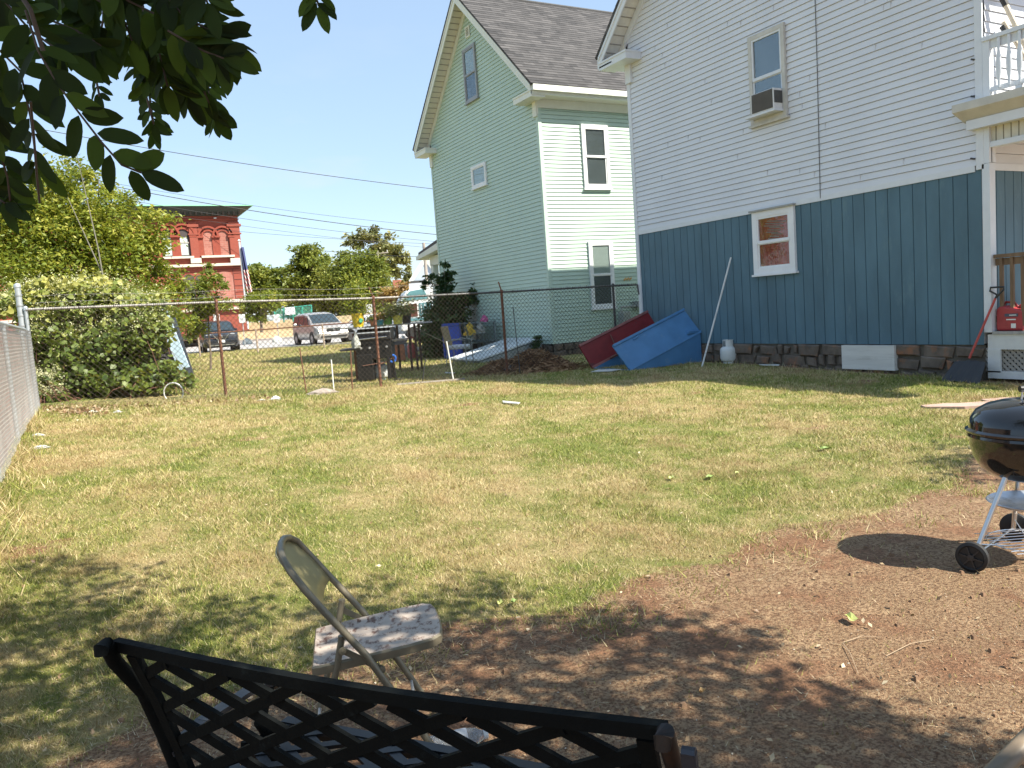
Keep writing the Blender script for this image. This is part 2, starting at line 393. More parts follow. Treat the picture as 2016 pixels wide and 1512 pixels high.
fallen(985,1195,.03,yl,'yellow green leaf beside the shaded grass right of the folding chair',rot=1.3)
fallen(1012,1192,.025,gl,'small green leaf at the grass edge right of the folding chair',rot=.4)
fallen(1452,936,.03,yl,'small yellow leaf lying in the sunny grass',rot=.4)
for i,(x0,y0,x1,y1) in enumerate([(1660,1270,1690,1330),(1745,1295,1840,1262),(1580,1208,1613,1215),(1785,1350,1810,1362),(1660,1268,1735,1258),(1435,1372,1462,1402)]):
    a=ong(x0,y0)+Vector((0,0,.008)); b_=ong(x1,y1)+Vector((0,0,.008)); md=a.lerp(b_,.5)+Vector((.02,.015,.006))
    tag(MB().tube([a,a.lerp(md,.6),md,b_],[.0016,.0016,.0013,.001],5).build('twig',mat('twig',(.22,.14,.09) if i%2 else (.4,.3,.2),.9)),'thin dry twig lying on the sunny bare dirt','twig','twigs on the dirt')

# ================================================================ ROAD + BANK
A1=onz(400,694,.29); A2=onz(690,677,.29); dr=(A2-A1); dr.z=0; dr.normalize(); nr=Vector((-dr.y,dr.x,0))
if nr.y<0: nr=-nr
o0=Vector((A1.x,A1.y,0)); asph=mat('asphalt_pale',(.36,.35,.34),.9,var=.12,sc=3,bmp=.3,bsc=60)
mb=MB(); W=20.5
def rd(u,v,z): return o0+dr*u+nr*v+Vector((0,0,z))
mb.q(rd(-120,0,.298),rd(120,0,.298),rd(120,W,.298),rd(-120,W,.298)); tag(mb.build('road',asph,fix=False),kind='structure')
mb=MB().ext([rd(-120,-.15,.2),rd(-120,0,.2),rd(-120,0,.36),rd(-120,-.15,.36)],dr*240); tag(mb.build('kerb',mat('kerb',(.42,.41,.38),.9)),kind='structure')
mb=MB().ext([rd(-120,W,.2),rd(-120,W+.3,.2),rd(-120,W+.3,.45),rd(-120,W,.45)],dr*240); tag(mb.build('kerb',mat('kerb_white',(.75,.74,.7),.9)),kind='structure')
bankm=mat('dry_bank',(.46,.36,.22),.95,var=.25,sc=1.5,stain=(.28,.27,.12),st=.55,bmp=.5,bsc=8)
mb=MB(); prof=[(W+.3,.44),(W+2,.5),(W+4.5,1.0),(W+5.5,1.9),(W+9,2.0),(W+120,2.3)]
for i in range(len(prof)-1):
    (v0,z0),(v1,z1)=prof[i],prof[i+1]
    mb.q(rd(-150,v0,z0),rd(150,v0,z0),rd(150,v1,z1),rd(-150,v1,z1))
tag(mb.build('embankment',bankm,smooth=False),kind='structure')

# ================================================================ BUILDING HELPERS
def TX(X): return lambda p:(X-p[2],p[0],p[1])      # (u=y, w=z, n outward toward -x)
def TY(Y): return lambda p:(p[0],Y-p[2],p[1])      # (u=x, w=z, n outward toward -y)
def siding(T,z0,z1,span,e=.1016,lip=.018,n0=.0):
    mb=MB(T); z=z0
    while z<z1-.01:
        zt=min(z+e,z1); a0,b0=span(z); a1,b1=span(zt)
        if b1-a1<.02:a1=b1=(a1+b1)/2
        zs=zt-.0055; mb.add([(a0,z,n0+lip),(b0,z,n0+lip),(b1,zs,n0+.002),(a1,zs,n0+.002),(a0,z,n0-.028),(b0,z,n0-.028),(b1,zs,n0-.028),(a1,zs,n0-.028)],[(0,1,2,3),(4,5,1,0),(3,2,6,7)])
        z+=e
    return mb
glassM=None
def glass():
    global glassM
    if glassM: return glassM
    m,nt,p,v,o=base('window_glass',.03); 
    t=nd(nt,'ShaderNodeBsdfTransparent'); t.inputs[0].default_value=(.82,.86,.86,1); gl_=nd(nt,'ShaderNodeBsdfGlossy'); gl_.inputs['Roughness'].default_value=.03
    fr=nd(nt,'ShaderNodeFresnel'); fr.inputs[0].default_value=1.45; s=nd(nt,'ShaderNodeMixShader')
    hm=nd(nt,'ShaderNodeMath',operation='MULTIPLY'); hm.inputs[1].default_value=.45; nt.links.new(fr.outputs[0],hm.inputs[0]); nt.links.new(hm.outputs[0],s.inputs[0]); nt.links.new(t.outputs[0],s.inputs[1]); nt.links.new(gl_.outputs[0],s.inputs[2]); nt.links.new(s.outputs[0],o.inputs[0])
    glassM=m; return m
white_tr=mat('white_trim',(.74,.75,.76),.55,var=.05,sc=3,stain=(.5,.5,.48),st=.68)
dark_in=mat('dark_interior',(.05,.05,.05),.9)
scr_m=mat('insect_screen',(.17,.175,.185),.8,var=.15,sc=2)
blind=mat('window_blind',(.62,.64,.6),.8,var=.04)
red_cur=mat('red_curtain',(.62,.07,.08),.9,var=.35,sc=9,stretch=(1,3,.4))
def frame_rect(mb,u0,u1,w0,w1,b,n0,n1,bb=None):
    bb=bb if bb is not None else b
    mb.b(u0,u0+b,w0,w1,n0,n1); mb.b(u1-b,u1,w0,w1,n0,n1); mb.b(u0+b,u1-b,w1-b,w1,n0,n1-.002); mb.b(u0+b,u1-b,w0,w0+bb,n0,n1-.002)
def window(parent,T,u0,u1,w0,w1,fm=None,up_m=None,lo_m=None,label=None,mid=.5,b=.09,single=False,sill=True,shade=None,dark_fr=None):
    fm=fm or white_tr; mb=MB(T); frame_rect(mb,u0,u1,w0,w1,b,.0,.05)
    if sill: mb.b(u0-.03,u1+.03,w0-.035,w0-.001,.0,.075)
    wd=mb.build('window',fm,parent); 
    if label: wd['label']=label
    i0,i1,j0,j1=u0+b,u1-b,w0+b,w1-b; wm=j0+(j1-j0)*mid; sf=dark_fr or fm; mb=MB(T)
    if single: frame_rect(mb,i0,i1,j0,j1,.03,.004,.035)
    else:
        frame_rect(mb,i0,i1,j0,wm,.035,.004,.030); frame_rect(mb,i0,i1,wm+.001,j1,.035,.004,.042)
        mb.b(i0+.01,i1-.01,wm-.02,wm+.03,.043,.05)
    mb.build('sash',sf,wd)
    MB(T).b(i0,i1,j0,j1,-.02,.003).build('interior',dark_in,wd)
    if up_m: MB(T).b(i0+.03,i1-.03,wm,j1-.02,.006,.012).build('blind' if up_m is blind else 'curtain',up_m,wd)
    if lo_m: MB(T).b(i0+.03,i1-.03,j0+.02,wm-.01,.006,.012).build('curtain' if lo_m is not scr_m else 'screen',lo_m,wd)
    MB(T).b(i0+.03,i1-.03,j0+.03,j1-.03,.02,.022).build('pane',glass(),wd)
    return wd
def stone_base(parent,T,u0,u1,w0,w1,seed=3,depth=.07):
    rs=random.Random(seed); mb=MB(T); mort=MB(T); mort.b(u0,u1,w0,w1,-.12,.0); w=w0; rows=3 if w1-w0<.56 else 4
    hs=(w1-w0)/rows
    for r_ in range(rows):
        u=u0-.13*r_
        while u<u1-.03:
            L=rs.uniform(.12,.55); L=min(L,u1-u); a=max(u,u0)+.008; b_=u+L-.008
            if b_-a>.04:
                d=depth*rs.uniform(.4,1); z0=w+.006+rs.uniform(-.03,.02); z1=min(w1-.002,w+hs-.006+rs.uniform(-.03,.025))
                c=[(a+rs.uniform(0,.07),z0),(b_-rs.uniform(0,.05),z0+rs.uniform(-.01,.03)),(b_-rs.uniform(-.01,.04),z1),(a+rs.uniform(-.01,.05),z1-rs.uniform(0,.04))]
                m_=[(sum(p[0] for p in c)/4*.25+p[0]*.75,sum(p[1] for p in c)/4*.25+p[1]*.75) for p in c]
                mb.add([(p[0],p[1],-.02) for p in c]+[(p[0],p[1],d*.6) for p in c]+[(p[0],p[1],d) for p in m_],
                    [(0,1,5,4),(1,2,6,5),(2,3,7,6),(3,0,4,7),(4,5,9,8),(5,6,10,9),(6,7,11,10),(7,4,8,11),(8,9,10,11)])
            u+=L
        w+=hs
    f=mort.build('foundation',mat('mortar',(.12,.105,.085),.95,var=.25,sc=9,bmp=.6),parent)
    mb.build('stonework',mat('fieldstone',(.135,.108,.085),.95,var=.4,sc=4,stain=(.27,.13,.07),st=.58,bmp=.9,bsc=25),f)
    return f
def shingle(name,cell=(.3,.14)):
    m,nt,p,v,o=base(name,.95)
    b_=nd(nt,'ShaderNodeTexBrick'); b_.offset=.37; b_.inputs['Scale'].default_value=1; b_.inputs['Brick Width'].default_value=cell[0]; b_.inputs['Row Height'].default_value=cell[1]
    b_.inputs['Mortar Size'].default_value=.006; b_.inputs['Color1'].default_value=(.03,.03,.032,1); b_.inputs['Color2'].default_value=(.125,.12,.12,1); b_.inputs['Mortar'].default_value=(.06,.06,.06,1); b_.inputs['Bias'].default_value=-.15
    nt.links.new(v,b_.inputs['Vector'])
    b2=nd(nt,'ShaderNodeTexBrick'); b2.offset=.61; b2.inputs['Brick Width'].default_value=cell[0]*1.7; b2.inputs['Row Height'].default_value=cell[1]; b2.inputs['Scale'].default_value=1; b2.inputs['Mortar Size'].default_value=0
    b2.inputs['Color1'].default_value=(.035,.035,.037,1); b2.inputs['Color2'].default_value=(.105,.10,.10,1); nt.links.new(v,b2.inputs['Vector'])
    c=mix(nt,.45,b_.outputs[0],b2.outputs[0]); nt.links.new(mix(nt,ramp(nt,noise(nt,v,220,2),[(.4,(0,0,0)),(1,(.6,.6,.6))]),c,(.085,.08,.08)),p.inputs['Base Color'])
    bump(nt,p,b_.outputs[0],.4,.01); return m
SH=shingle('asphalt_shingles')
def roof_slab(parent,x0,x1,ye,ze,yr,zr,th=.05,n=''):
    """sloped slab, local x along ridge, local y up the slope"""
    L=math.hypot(yr-ye,zr-ze); e=bpy.data.objects.new('roof',None)
    dy=Vector((0,yr-ye,zr-ze))/L; dx=Vector((1,0,0)); nz=dx.cross(dy)
    if nz.z<0: nz=-nz
    # wedge courses: every shingle course is a real step
    mb=MB(); ex=.14; k=0; y=0
    while y<L-.01:
        y1=min(y+ex,L); mb.add([(0,y,th+.008),(x1-x0,y,th+.008),(x1-x0,y1,th),(0,y1,th),(0,y,th-.002),(x1-x0,y,th-.002)],[(0,1,2,3),(4,5,1,0)]); y+=ex
    mb.b(0,x1-x0,0,L,0,th-.003)
    o=mb.build('roof',SH,None,fix=False); o.parent=parent
    inv=root_matrix(parent).inverted()
    M=Matrix(((dx.x,dy.x,nz.x,x0),(dx.y,dy.y,nz.y,ye),(dx.z,dy.z,nz.z,ze),(0,0,0,1)))
    o.matrix_parent_inverse=Matrix.Identity(4); o.matrix_basis=inv@M
    return o

# ================================================================ MINT HOUSE
XW=10.7
mintM=mat('mint_vinyl',(.43,.55,.475),.5,var=.04,sc=1.5,stain=(.385,.495,.43),st=.66)
creamtrim=mat('mint_white_trim',(.66,.68,.62),.5,var=.04)
soff=mat('soffit_vinyl',(.64,.63,.56),.6,var=.05)
mint=thing('mint_house','mint green clapboard house with steep grey shingle gable roof','house',(XW,17.4,0))
y0,y1=17.4,24.2; yr=20.8; zb=.51; ze=7.06; slope=(10.22-6.7)/(yr-17.0)
def mspan(z):
    if z<=ze: return (y0+.07,y1-.07)
    d=(z-ze)/slope; return (y0+.02+d,y1-.02-d)
siding(TX(XW),zb,ze+slope*3.38,mspan,.1016).build('gable_siding',mintM,mint,fix=False)
siding(TY(17.4),zb,6.45,lambda z:(XW+.08,18.6),.1016).build('side_siding',mintM,mint,fix=False)
w=MB(); w.b(XW+.03,18.6,y0+.03,y1,.45,ze)
w.ext([(XW+.03,y0+.03,ze),(XW+.03,y1-.002,ze),(XW+.03,yr,ze+slope*3.4)],(8,0,0)); w.build('wall',mintM,mint,fix=False)
c=MB(); c.b(XW-.024,XW+.08,y0-.024,y0+.001,zb,6.45); c.b(XW-.024,XW+.001,y0+.001,y0+.08,zb,6.62); c.b(XW-.024,XW+.02,y1-.08,y1+.024,zb,6.62); split_build(c,'corner_trim',mintM,mint)
MB().b(XW-.03,18.6,y0-.035,y0-.001,6.45,6.66).b(XW-.035,XW-.001,y0-.03,y0+.12,6.30,6.62).build('frieze_board',creamtrim,mint)
stone_base(mint,TX(XW+.02),y0,y1,.0,zb-.01,5); stone_base(mint,TY(17.42),XW+.02,18.6,.0,zb-.01,8)
ov=.38
# eave box (gutter + fascia + soffit)
e=MB(); e.b(XW-ov,18.8,16.98,17.06,6.66,6.86); e.b(XW-ov,18.8,16.90,16.975,6.74,6.88); e.build('gutter',creamtrim,mint)
MB().b(XW-ov+.01,18.8,17.07,17.43,6.66,6.69).build('soffit',soff,mint)
def rakes(parent,X,yl,yh,ymid,zl,sl,tm,sm,ov,eave_y,ret):
    """white rake boards, soffits, returns on a gable facing -x"""
    zr_=zl+sl*(ymid-(yl-eave_y)); r=MB(); s_=MB(); f=MB()
    for sg,yw in ((1,yl),(-1,yh)):
        ye=yw-sg*eave_y; zt=zl
        a=(X-ov-.02,ye,zt-.2); 
        r.ext([(X-ov-.025,ye,zt-.19),(X-ov-.025,ye,zt+.02),(X-ov-.025,ymid,zr_+.02),(X-ov-.025,ymid,zr_-.22)],(.028,0,0))
        r.ext([(X-ov-.04,ye,zt-.05),(X-ov-.04,ye,zt+.03),(X-ov-.04,ymid,zr_+.03),(X-ov-.04,ymid,zr_-.05)],(.016,0,0))
        s_.ext([(X-ov,ye,zt-.10),(X-ov,ye,zt-.075),(X-ov,ymid,zr_-.075),(X-ov,ymid,zr_-.10)],(ov-.03,0,0))
        # moulding against wall
        s_.ext([(X-.03,yw,zt-.12),(X-.03,ye,zt-.12),(X-.03,ye,zt-.09),(X-.03,yw,zt+sl*eave_y-.09)],(.02,0,0)); f.ext([(X-.045,yw-sg*.0,zl+sl*eave_y-.30),(X-.045,yw,zl+sl*eave_y-.11),(X-.045,ymid,zr_-.11),(X-.045,ymid,zr_-.33)],(.045-.002,0,0))
        # return
        ya,yb=sorted((ye,yw+sg*ret)); r.b(X-ov-.02,X-.001,ya,yb,zt-.25,zt-.12)
        r.b(X-ov-.035,X-.001,ya-.01,yb+.01,zt-.12,zt-.085)
        r.b(X-.06,X-.001,min(yw-sg*.02,yw+sg*.16),max(yw-sg*.02,yw+sg*.16),zt-.62,zt-.25)
    r.build('rake_trim',tm,parent); so=s_.build('rake_soffit',sm,parent); f.build('rake_moulding',tm,parent)
    return zr_
zrid=rakes(mint,XW,y0,y1,yr,6.86,slope,creamtrim,soff,ov,.4,.5)
# soffit grooves as thin slats
sg_=MB()
for s0 in (1,-1):
    yw=y0 if s0==1 else y1; k=0
    for i in range(28):
        yy=yw-s0*.36+s0*i*.135; zz=6.86-.105+slope*(i*.135+.04)
        if abs(yy-yr)<.08: break
        sg_.bc((XW-ov/2-.01,yy,zz),(ov-.05,.012,.02))
sg_.build('soffit_seams',mat('soffit_seam',(.3,.29,.26),.8),mint)
roof_slab(mint,XW-ov-.05,18.8,16.95,6.86,yr,zrid+.03); roof_slab(mint,XW-ov-.05,18.8,24.65,6.86,yr,zrid+.03)
MB().tube([(XW-ov-.05,yr,zrid+.085),(18.8,yr,zrid+.085)],.05,8).build('ridge_cap',mat('ridge_cap',(.08,.08,.08),.9),mint)
MB().tube([(12.45,yr+.12,zrid-.2),(12.45,yr+.12,zrid+.9)],.055,10).build('vent_pipe',mat('vent_pipe',(.13,.11,.1),.8),mint)
grey_fr=mat('aluminium_frame',(.30,.31,.32),.5,.3,var=.08)
window(mint,TX(XW-.015),20.35,21.27,5.07,5.70,single=True,up_m=blind,label='small square window low in the shaded gable',b=.07,mid=.03)
window(mint,TX(XW-.015),20.48,21.27,7.52,9.02,fm=grey_fr,up_m=blind,lo_m=None,label='tall attic window with open lower sash',b=.06)
window(mint,TY(17.385),11.95,12.78,4.46,6.1,up_m=scr_m,lo_m=scr_m,label='upper window on the sunlit side',b=.085)
window(mint,TY(17.385),11.95,12.72,1.33,3.1,up_m=blind,lo_m=scr_m,label='lower window with half drawn blind',b=.08)
v_=MB(TX(XW-.015)); frame_rect(v_,20.74,21.0,9.28,9.58,.04,0,.03)
for i in range(5): v_.b(20.78,20.96,9.33+i*.042,9.345+i*.042,.0,.028)
v_.build('gable_vent',creamtrim,mint); 
MB(TX(XW-.015)).b(20.77,20.97,9.31,9.55,.0,.006).build('vent_opening',dark_in,mint)
# gas meter on the sunlit side
mt=thing('gas_meter','grey gas meter and pipe on the mint house wall behind the fence','gas meter',(13.0,17.3,.2)); gm=mat('meter_grey',(.28,.3,.29),.6)
MB().b(12.72,12.98,17.05,17.3,.85,1.2).build('housing',gm,mt,bevel=.03)
MB().tube([(12.78,17.2,1.2),(12.78,17.2,1.32),(13.25,17.2,1.32),(13.25,17.33,1.35),(13.7,17.33,1.35)],.03,8).tube([(12.85,17.25,.2),(12.85,17.25,.86)],.025,8).b(13.3,13.75,17.15,17.36,1.28,1.45).build('pipe',gm,mt,smooth=True)
mk=MB(); rr=random.Random(4)
for i in range(9): a=13.05+.03*i; z=2.02+.02*(i%3); mk.b(a,a+.02,17.37,17.377,z,z+.05)
mk.build('orange_mark',mat('orange_mark',(.6,.3,.05),.7),mint)
# white bulkhead on the mint gable
bh=thing('cellar_bulkhead','low white sloped cellar bulkhead door against the mint house','bulkhead',(9.8,18.8,.2)); bw=mat('bulkhead_white',(.62,.65,.66),.5,var=.12,sc=4,stain=(.42,.43,.42),st=.6)
MB().ext([(10.68,17.95,.1),(10.68,17.95,.62),(8.75,17.75,.24),(8.75,17.75,.1)],(0,1.9,0)).build('side_frame',mat('bulkhead_grey',(.3,.32,.31),.7,var=.2),bh)
d=MB()
for k in (0,1):
    a=17.93+k*.93; d.ext([(10.66,a,.64),(10.66,a,.68),(8.70,a-.2,.29),(8.70,a-.2,.25)],(0,.9,0))
d.build('door_leaf',bw,bh); MB().tube([(10.3,18.86,.66),(8.8,18.7,.33)],.02,6).build('centre_seam',bw,bh)
# porch on the street side
pc=MB(); P0=onx(866,484,XW)
pm=creamtrim
pr=MB().ext([(XW+.1,24.25,3.78),(XW+.1,24.25,4.0),(XW+.1,26.2,3.68),(XW+.1,26.2,3.52)],(5,0,0)).build('porch_roof',mat('porch_roof',(.09,.08,.08),.9),mint)
MB().ext([(XW+.02,24.25,3.62),(XW+.02,24.25,3.84),(XW+.02,26.25,3.55),(XW+.02,26.25,3.42)],(5.2,0,0)).b(XW+.3,15.8,24.25,25.7,3.18,3.5).build('porch_beam',pm,mint)
MB().b(XW+.3,XW+.5,25.45,25.65,.5,3.2).b(XW+.3,15.8,24.25,25.7,.55,.7).b(XW+.3,XW+.4,24.3,25.4,1.4,1.48).build('porch_post',pm,mint)

# ================================================================ WHITE HOUSE
vin=mat('white_vinyl',(.635,.655,.69),.45,var=.045,sc=1.2,stain=(.54,.56,.59),st=.68,ssc=1.3)
wtr=mat('white_house_trim',(.64,.67,.70),.5,var=.04)
bluP=mat('blue_panel_siding',(.078,.15,.195),.65,var=.18,sc=2.0,stain=(.11,.19,.225),st=.62,bmp=.15,bsc=50,stretch=(1,1,.35))
wh=thing('white_house','large white vinyl house with blue panelled lower storey at right','house',(XW,6.3,0))
a0,a1=6.3,13.7; ym=10.0; zlow=.55; zband=2.88; zE=6.88
def wspan(z):
    if z<=zE: return (a0+.07,a1-.07)
    d=(z-zE)/.97; return (a0+.02+d,a1-.02-d)
siding(TX(XW),zband+.06,zE+3.55,wspan).build('gable_siding',vin,wh,fix=False)
w=MB(); w.b(XW+.032,19.5,a0+.03,a1,.56,zE); w.ext([(XW+.03,a0+.01,zE),(XW+.03,a1-.01,zE),(XW+.03,ym,zE+3.58)],(8.5,0,0)); w.build('wall',vin,wh,fix=False)
def panel(T,u0,u1,w0,w1,rev=False):
    mb=MB(T); u=u0; N=[]
    while u<u1-.001:
        ue=min(u+.2,u1); N+= [(u,.012),(max(u,ue-.014),.012)]
        if ue-.014>u: N+= [(ue-.012,.0),(ue-.002,.0)]
        u=ue
    N.append((u1,.012))
    vs=[(a,w0,n) for a,n in N]+[(a,w1,n) for a,n in N]; k=len(N)
    mb.add(vs,[(i,i+1,k+i+1,k+i) for i in range(k-1)]); return mb
panel(TX(XW+.012),a0+.02,a1-.02,zlow,zband).build('lower_panels',bluP,wh,fix=False)
MB().b(XW-.018,XW+.03,a0+.1,a1+.001,zband-.02,zband+.06).build('band_board',wtr,wh)
c=MB(); c.b(XW-.026,XW+.03,a1-.075,a1+.026,.58,6.3); c.b(XW-.026,XW+.0,a0-.026,a0+.075,zband,7.2); c.b(XW-.026,XW+.1,a0-.10,a0+.0,.72,zband+.06); c.b(XW-.022,XW+.04,a0-.1,a0-.001,2.945,3.40); split_build(c,'corner_trim',wtr,wh)
MB().tube([(XW-.02,8.9,2.9),(XW-.022,8.87,5.0),(XW-.02,8.86,9.0)],.006,5).build('cable',mat('thin_cable',(.1,.1,.1),.8),wh)
fr_=stone_base(wh,TX(XW+.03),a0+.02,a1,.0,zlow-.003,11,.08)
MB().b(XW-.07,XW+.02,7.62,8.55,.16,.535).build('vent_board',mat('white_board',(.62,.61,.57),.8,var=.08,sc=5,stain=(.45,.43,.38),st=.62,stretch=(1,.3,3)),wh)
zr2=rakes(wh,XW,a0,a1,ym,6.62,.97,wtr,mat('soffit_white',(.66,.66,.62),.6),.38,.45,.48)
sg_=MB()
for i in range(26):
    yy=a1+.40-i*.14; zz=6.62-.105+.97*(i*.14+.05); sg_.bc((XW-.2,yy,zz),(.33,.012,.02))
sg_.build('soffit_seams',mat('soffit_seam',(.3,.29,.26),.8),wh)
roof_slab(wh,XW-.43,19.7,a1+.5,6.62,ym,zr2+.03); roof_slab(wh,XW-.43,19.7,a0-.5,6.62,ym,zr2+.03)
MB().b(XW-.4,19.7,a1+.42,a1+.5,6.42,6.66).b(XW-.4,19.7,a1+.0,a1+.42,6.42,6.45).build('eave_box',wtr,wh)
cream_fr=mat('beige_window_frame',(.50,.49,.45),.6)
wd=window(wh,TX(XW-.015),9.48,10.27,4.34,5.83,fm=cream_fr,up_m=scr_m,lo_m=scr_m,label='upper window with an air conditioner in it',b=.07,dark_fr=wtr)
wd2=window(wh,TX(XW-.0),9.43,10.36,1.78,2.87,up_m=red_cur,lo_m=red_cur,label='lower window with red curtains',b=.1)
MB(TX(XW)).b(9.40,10.40,2.868,2.90,0,.085).build('head_flashing',mat('flashing',(.33,.33,.31),.8),wd2)
# old blinds over part of the red curtain
mb=MB(TX(XW));
for i in range(9): mb.bc((9.83+.05*(i%3),2.66-.036*i,.02),(.42-.03*i,.016,.004),Matrix.Rotation(.12,4,'Z'))
mb.build('broken_blind',mat('broken_blind',(.5,.42,.38),.8),wd2)
ac=thing('air_conditioner','grey and white air conditioner sticking out of the upper window','air conditioner',(XW-.2,9.9,4.42))
M1=MB(TX(XW)); M1.b(9.56,10.06,4.47,4.80,.02,.26); M1.build('case',mat('ac_white',(.66,.67,.67),.5),ac,bevel=.01)
gm_=MB(TX(XW)); 
for i in range(22): gm_.b(9.59,10.03,4.49+i*.0135,4.495+i*.0135,.265,.27)
gm_.b(9.58,10.04,4.485,4.79,.2605,.264); gm_.build('coil_grille',mat('ac_coil',(.13,.12,.11),.6,.3),ac)
lv=MB()
for i in range(12): lv.b(XW-.25+.016*i,XW-.242+.016*i,9.552,9.559,4.56,4.76)
lv.build('side_louvres',mat('ac_louvre',(.1,.1,.1),.7),ac)
MB(TX(XW)).b(9.54,10.2,4.43,4.465,.0,.27).build('support_tray',wtr,ac)
hk=MB()
for (z,y) in ((4.3,a0+.07),(3.83,a0+.08),(3.03,a0+.1)): hk.tube([(XW-.01,y,z),(XW-.06,y+.03,z+.01)],.012,6)
hk.build('wall_hooks',mat('hook_dark',(.05,.05,.05),.6),wh)
sm_=MB(TX(XW)); rj=random.Random(8)
for i in range(46):
    k=rj.randrange(0,44); z=zband+.06+k*.1016; y=rj.uniform(a0+.6,a1-.6)
    if 9.3<y<10.4 and 4.2<z<5.9: continue
    sm_.b(y,y+.0035,z+.002,z+.094,.002,.0195)
sm_.build('siding_joints',mat('joint_grey',(.52,.54,.57),.7),wh,fix=False)
# porch and balcony on the near side of the house
wh_y0=4.3
panel(TY(a0-.012),XW+.06,14.5,.72,2.88).build('porch_wall_panels',bluP,wh,fix=False)
siding(TY(a0-.01),2.95,6.5,lambda z:(XW+.05,14.5),.14).build('porch_wall_siding',vin,wh,fix=False)
MB().b(XW+.05,14.5,a0-.04,a0-.03,2.86,2.95).b(XW+.02,XW+.12,a0-.1,a0-.04,2.95,3.66).build('porch_wall_trim',wtr,wh)
deck=MB(); deck.b(XW-.02,14.5,wh_y0,a0-.10,.69,.73); deck.build('porch_deck',mat('deck_grey',(.34,.33,.31),.8,var=.2,sc=8,stretch=(.3,4,1)),wh)
MB().b(XW+.0,XW+.03,wh_y0,a0-.03,.49,.689).b(XW-.01,XW+.02,a0-.20,a0-.03,.18,.49).b(XW-.01,XW+.02,wh_y0,a0-.03,.10,.20).build('deck_skirt',mat('skirt_white',(.6,.61,.6),.7,var=.08,stain=(.42,.42,.4),st=.62),wh)
la=MB()
for i in range(44):
    y=wh_y0-.4+i*.075
    for s_,xx in ((1,XW+.035),(-1,XW+.045)):
        la.bar((xx,y,.19),(xx,y+s_*.31,.50),.032,.007,Vector((0,1,0)))
la.build('lattice_skirt',mat('lattice_grey',(.30,.28,.25),.8),wh)
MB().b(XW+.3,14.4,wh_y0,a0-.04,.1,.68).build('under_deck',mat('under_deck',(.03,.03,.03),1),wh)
wood=mat('weathered_wood',(.17,.11,.065),.85,var=.3,sc=8,stretch=(1,1,.2))
rl=MB(); rl.b(XW+.02,XW+.15,wh_y0,a0-.11,1.70,1.745); rl.b(XW+.06,XW+.10,wh_y0,a0-.11,1.60,1.69); rl.b(XW+.06,XW+.10,wh_y0,a0-.11,.85,.93)
for i in range(16): rl.b(XW+.04,XW+.08,a0-.17-i*.135-.04,a0-.17-i*.135,.80,1.695)
rl.build('porch_railing',wood,wh)
# balcony
gut=MB(); gut.ext([(XW-.27,a0+.24,3.64),(XW-.27,a0+.24,3.74),(XW+.02,a0+.24,3.76),(XW+.02,a0+.24,3.52),(XW-.12,a0+.18,3.52)],(0,-3,0)); gut.build('balcony_gutter',mat('gutter_beige',(.52,.5,.44),.6,var=.12,sc=5),wh)
MB().b(XW-.14,XW+.05,wh_y0-.3,a0+.13,3.40,3.519).build('balcony_fascia',wtr,wh)
bb=MB(); bb.b(XW+.02,XW+.05,wh_y0,a0-.04,3.21,3.40)
bb.build('beadboard_beam',mat('beadboard',(.58,.55,.45),.6),wh)
bs=MB()
for i in range(24): bs.b(XW+.014,XW+.0195,a0-.16-i*.095-.01,a0-.16-i*.095,3.21,3.398)
bs.build('beadboard_seams',mat('bead_seam',(.22,.2,.15),.8),wh)
MB().b(XW-.01,XW+.12,wh_y0,a0-.04,3.14,3.209).b(XW+.06,14.5,wh_y0,a0-.04,3.3,3.34).build('beam_bottom',wtr,wh)
br=MB(); br.b(XW-.05,XW+.07,wh_y0,a0-.03,4.49,4.54); br.b(XW-.01,XW+.03,wh_y0,a0-.1,4.38,4.488); br.b(XW-.01,XW+.03,wh_y0,a0-.1,3.84,3.90)
br.b(XW-.03,XW+.06,a0-.12,a0-.03,3.70,4.55); br.b(XW+.0,XW+.05,a0-.5,a0-.42,3.7,3.84)
br.build('balcony_railing',wtr,wh)
bl_=MB()
for i in range(14):
    y=a0-.24-i*.128; bl_.lathe([(.018,3.86),(.018,3.95),(.035,4.05),(.038,4.16),(.03,4.25),(.016,4.33),(.02,4.39),(.02,4.48)],(XW-.035,y,0),8,sx=.6)
bl_.build('balusters',wtr,wh,smooth=True)
MB().b(XW+.0,14.5,wh_y0,a0-.05,3.60,3.68).build('balcony_floor',mat('balcony_floor',(.3,.29,.27),.9),wh)
MB().ext([(XW-.3,a0+.3,6.7),(XW-.3,5.3,6.3),(XW-.3,5.3,6.4),(XW-.3,a0+.3,6.8)],(6,0,0)).build('balcony_roof',SH,wh)
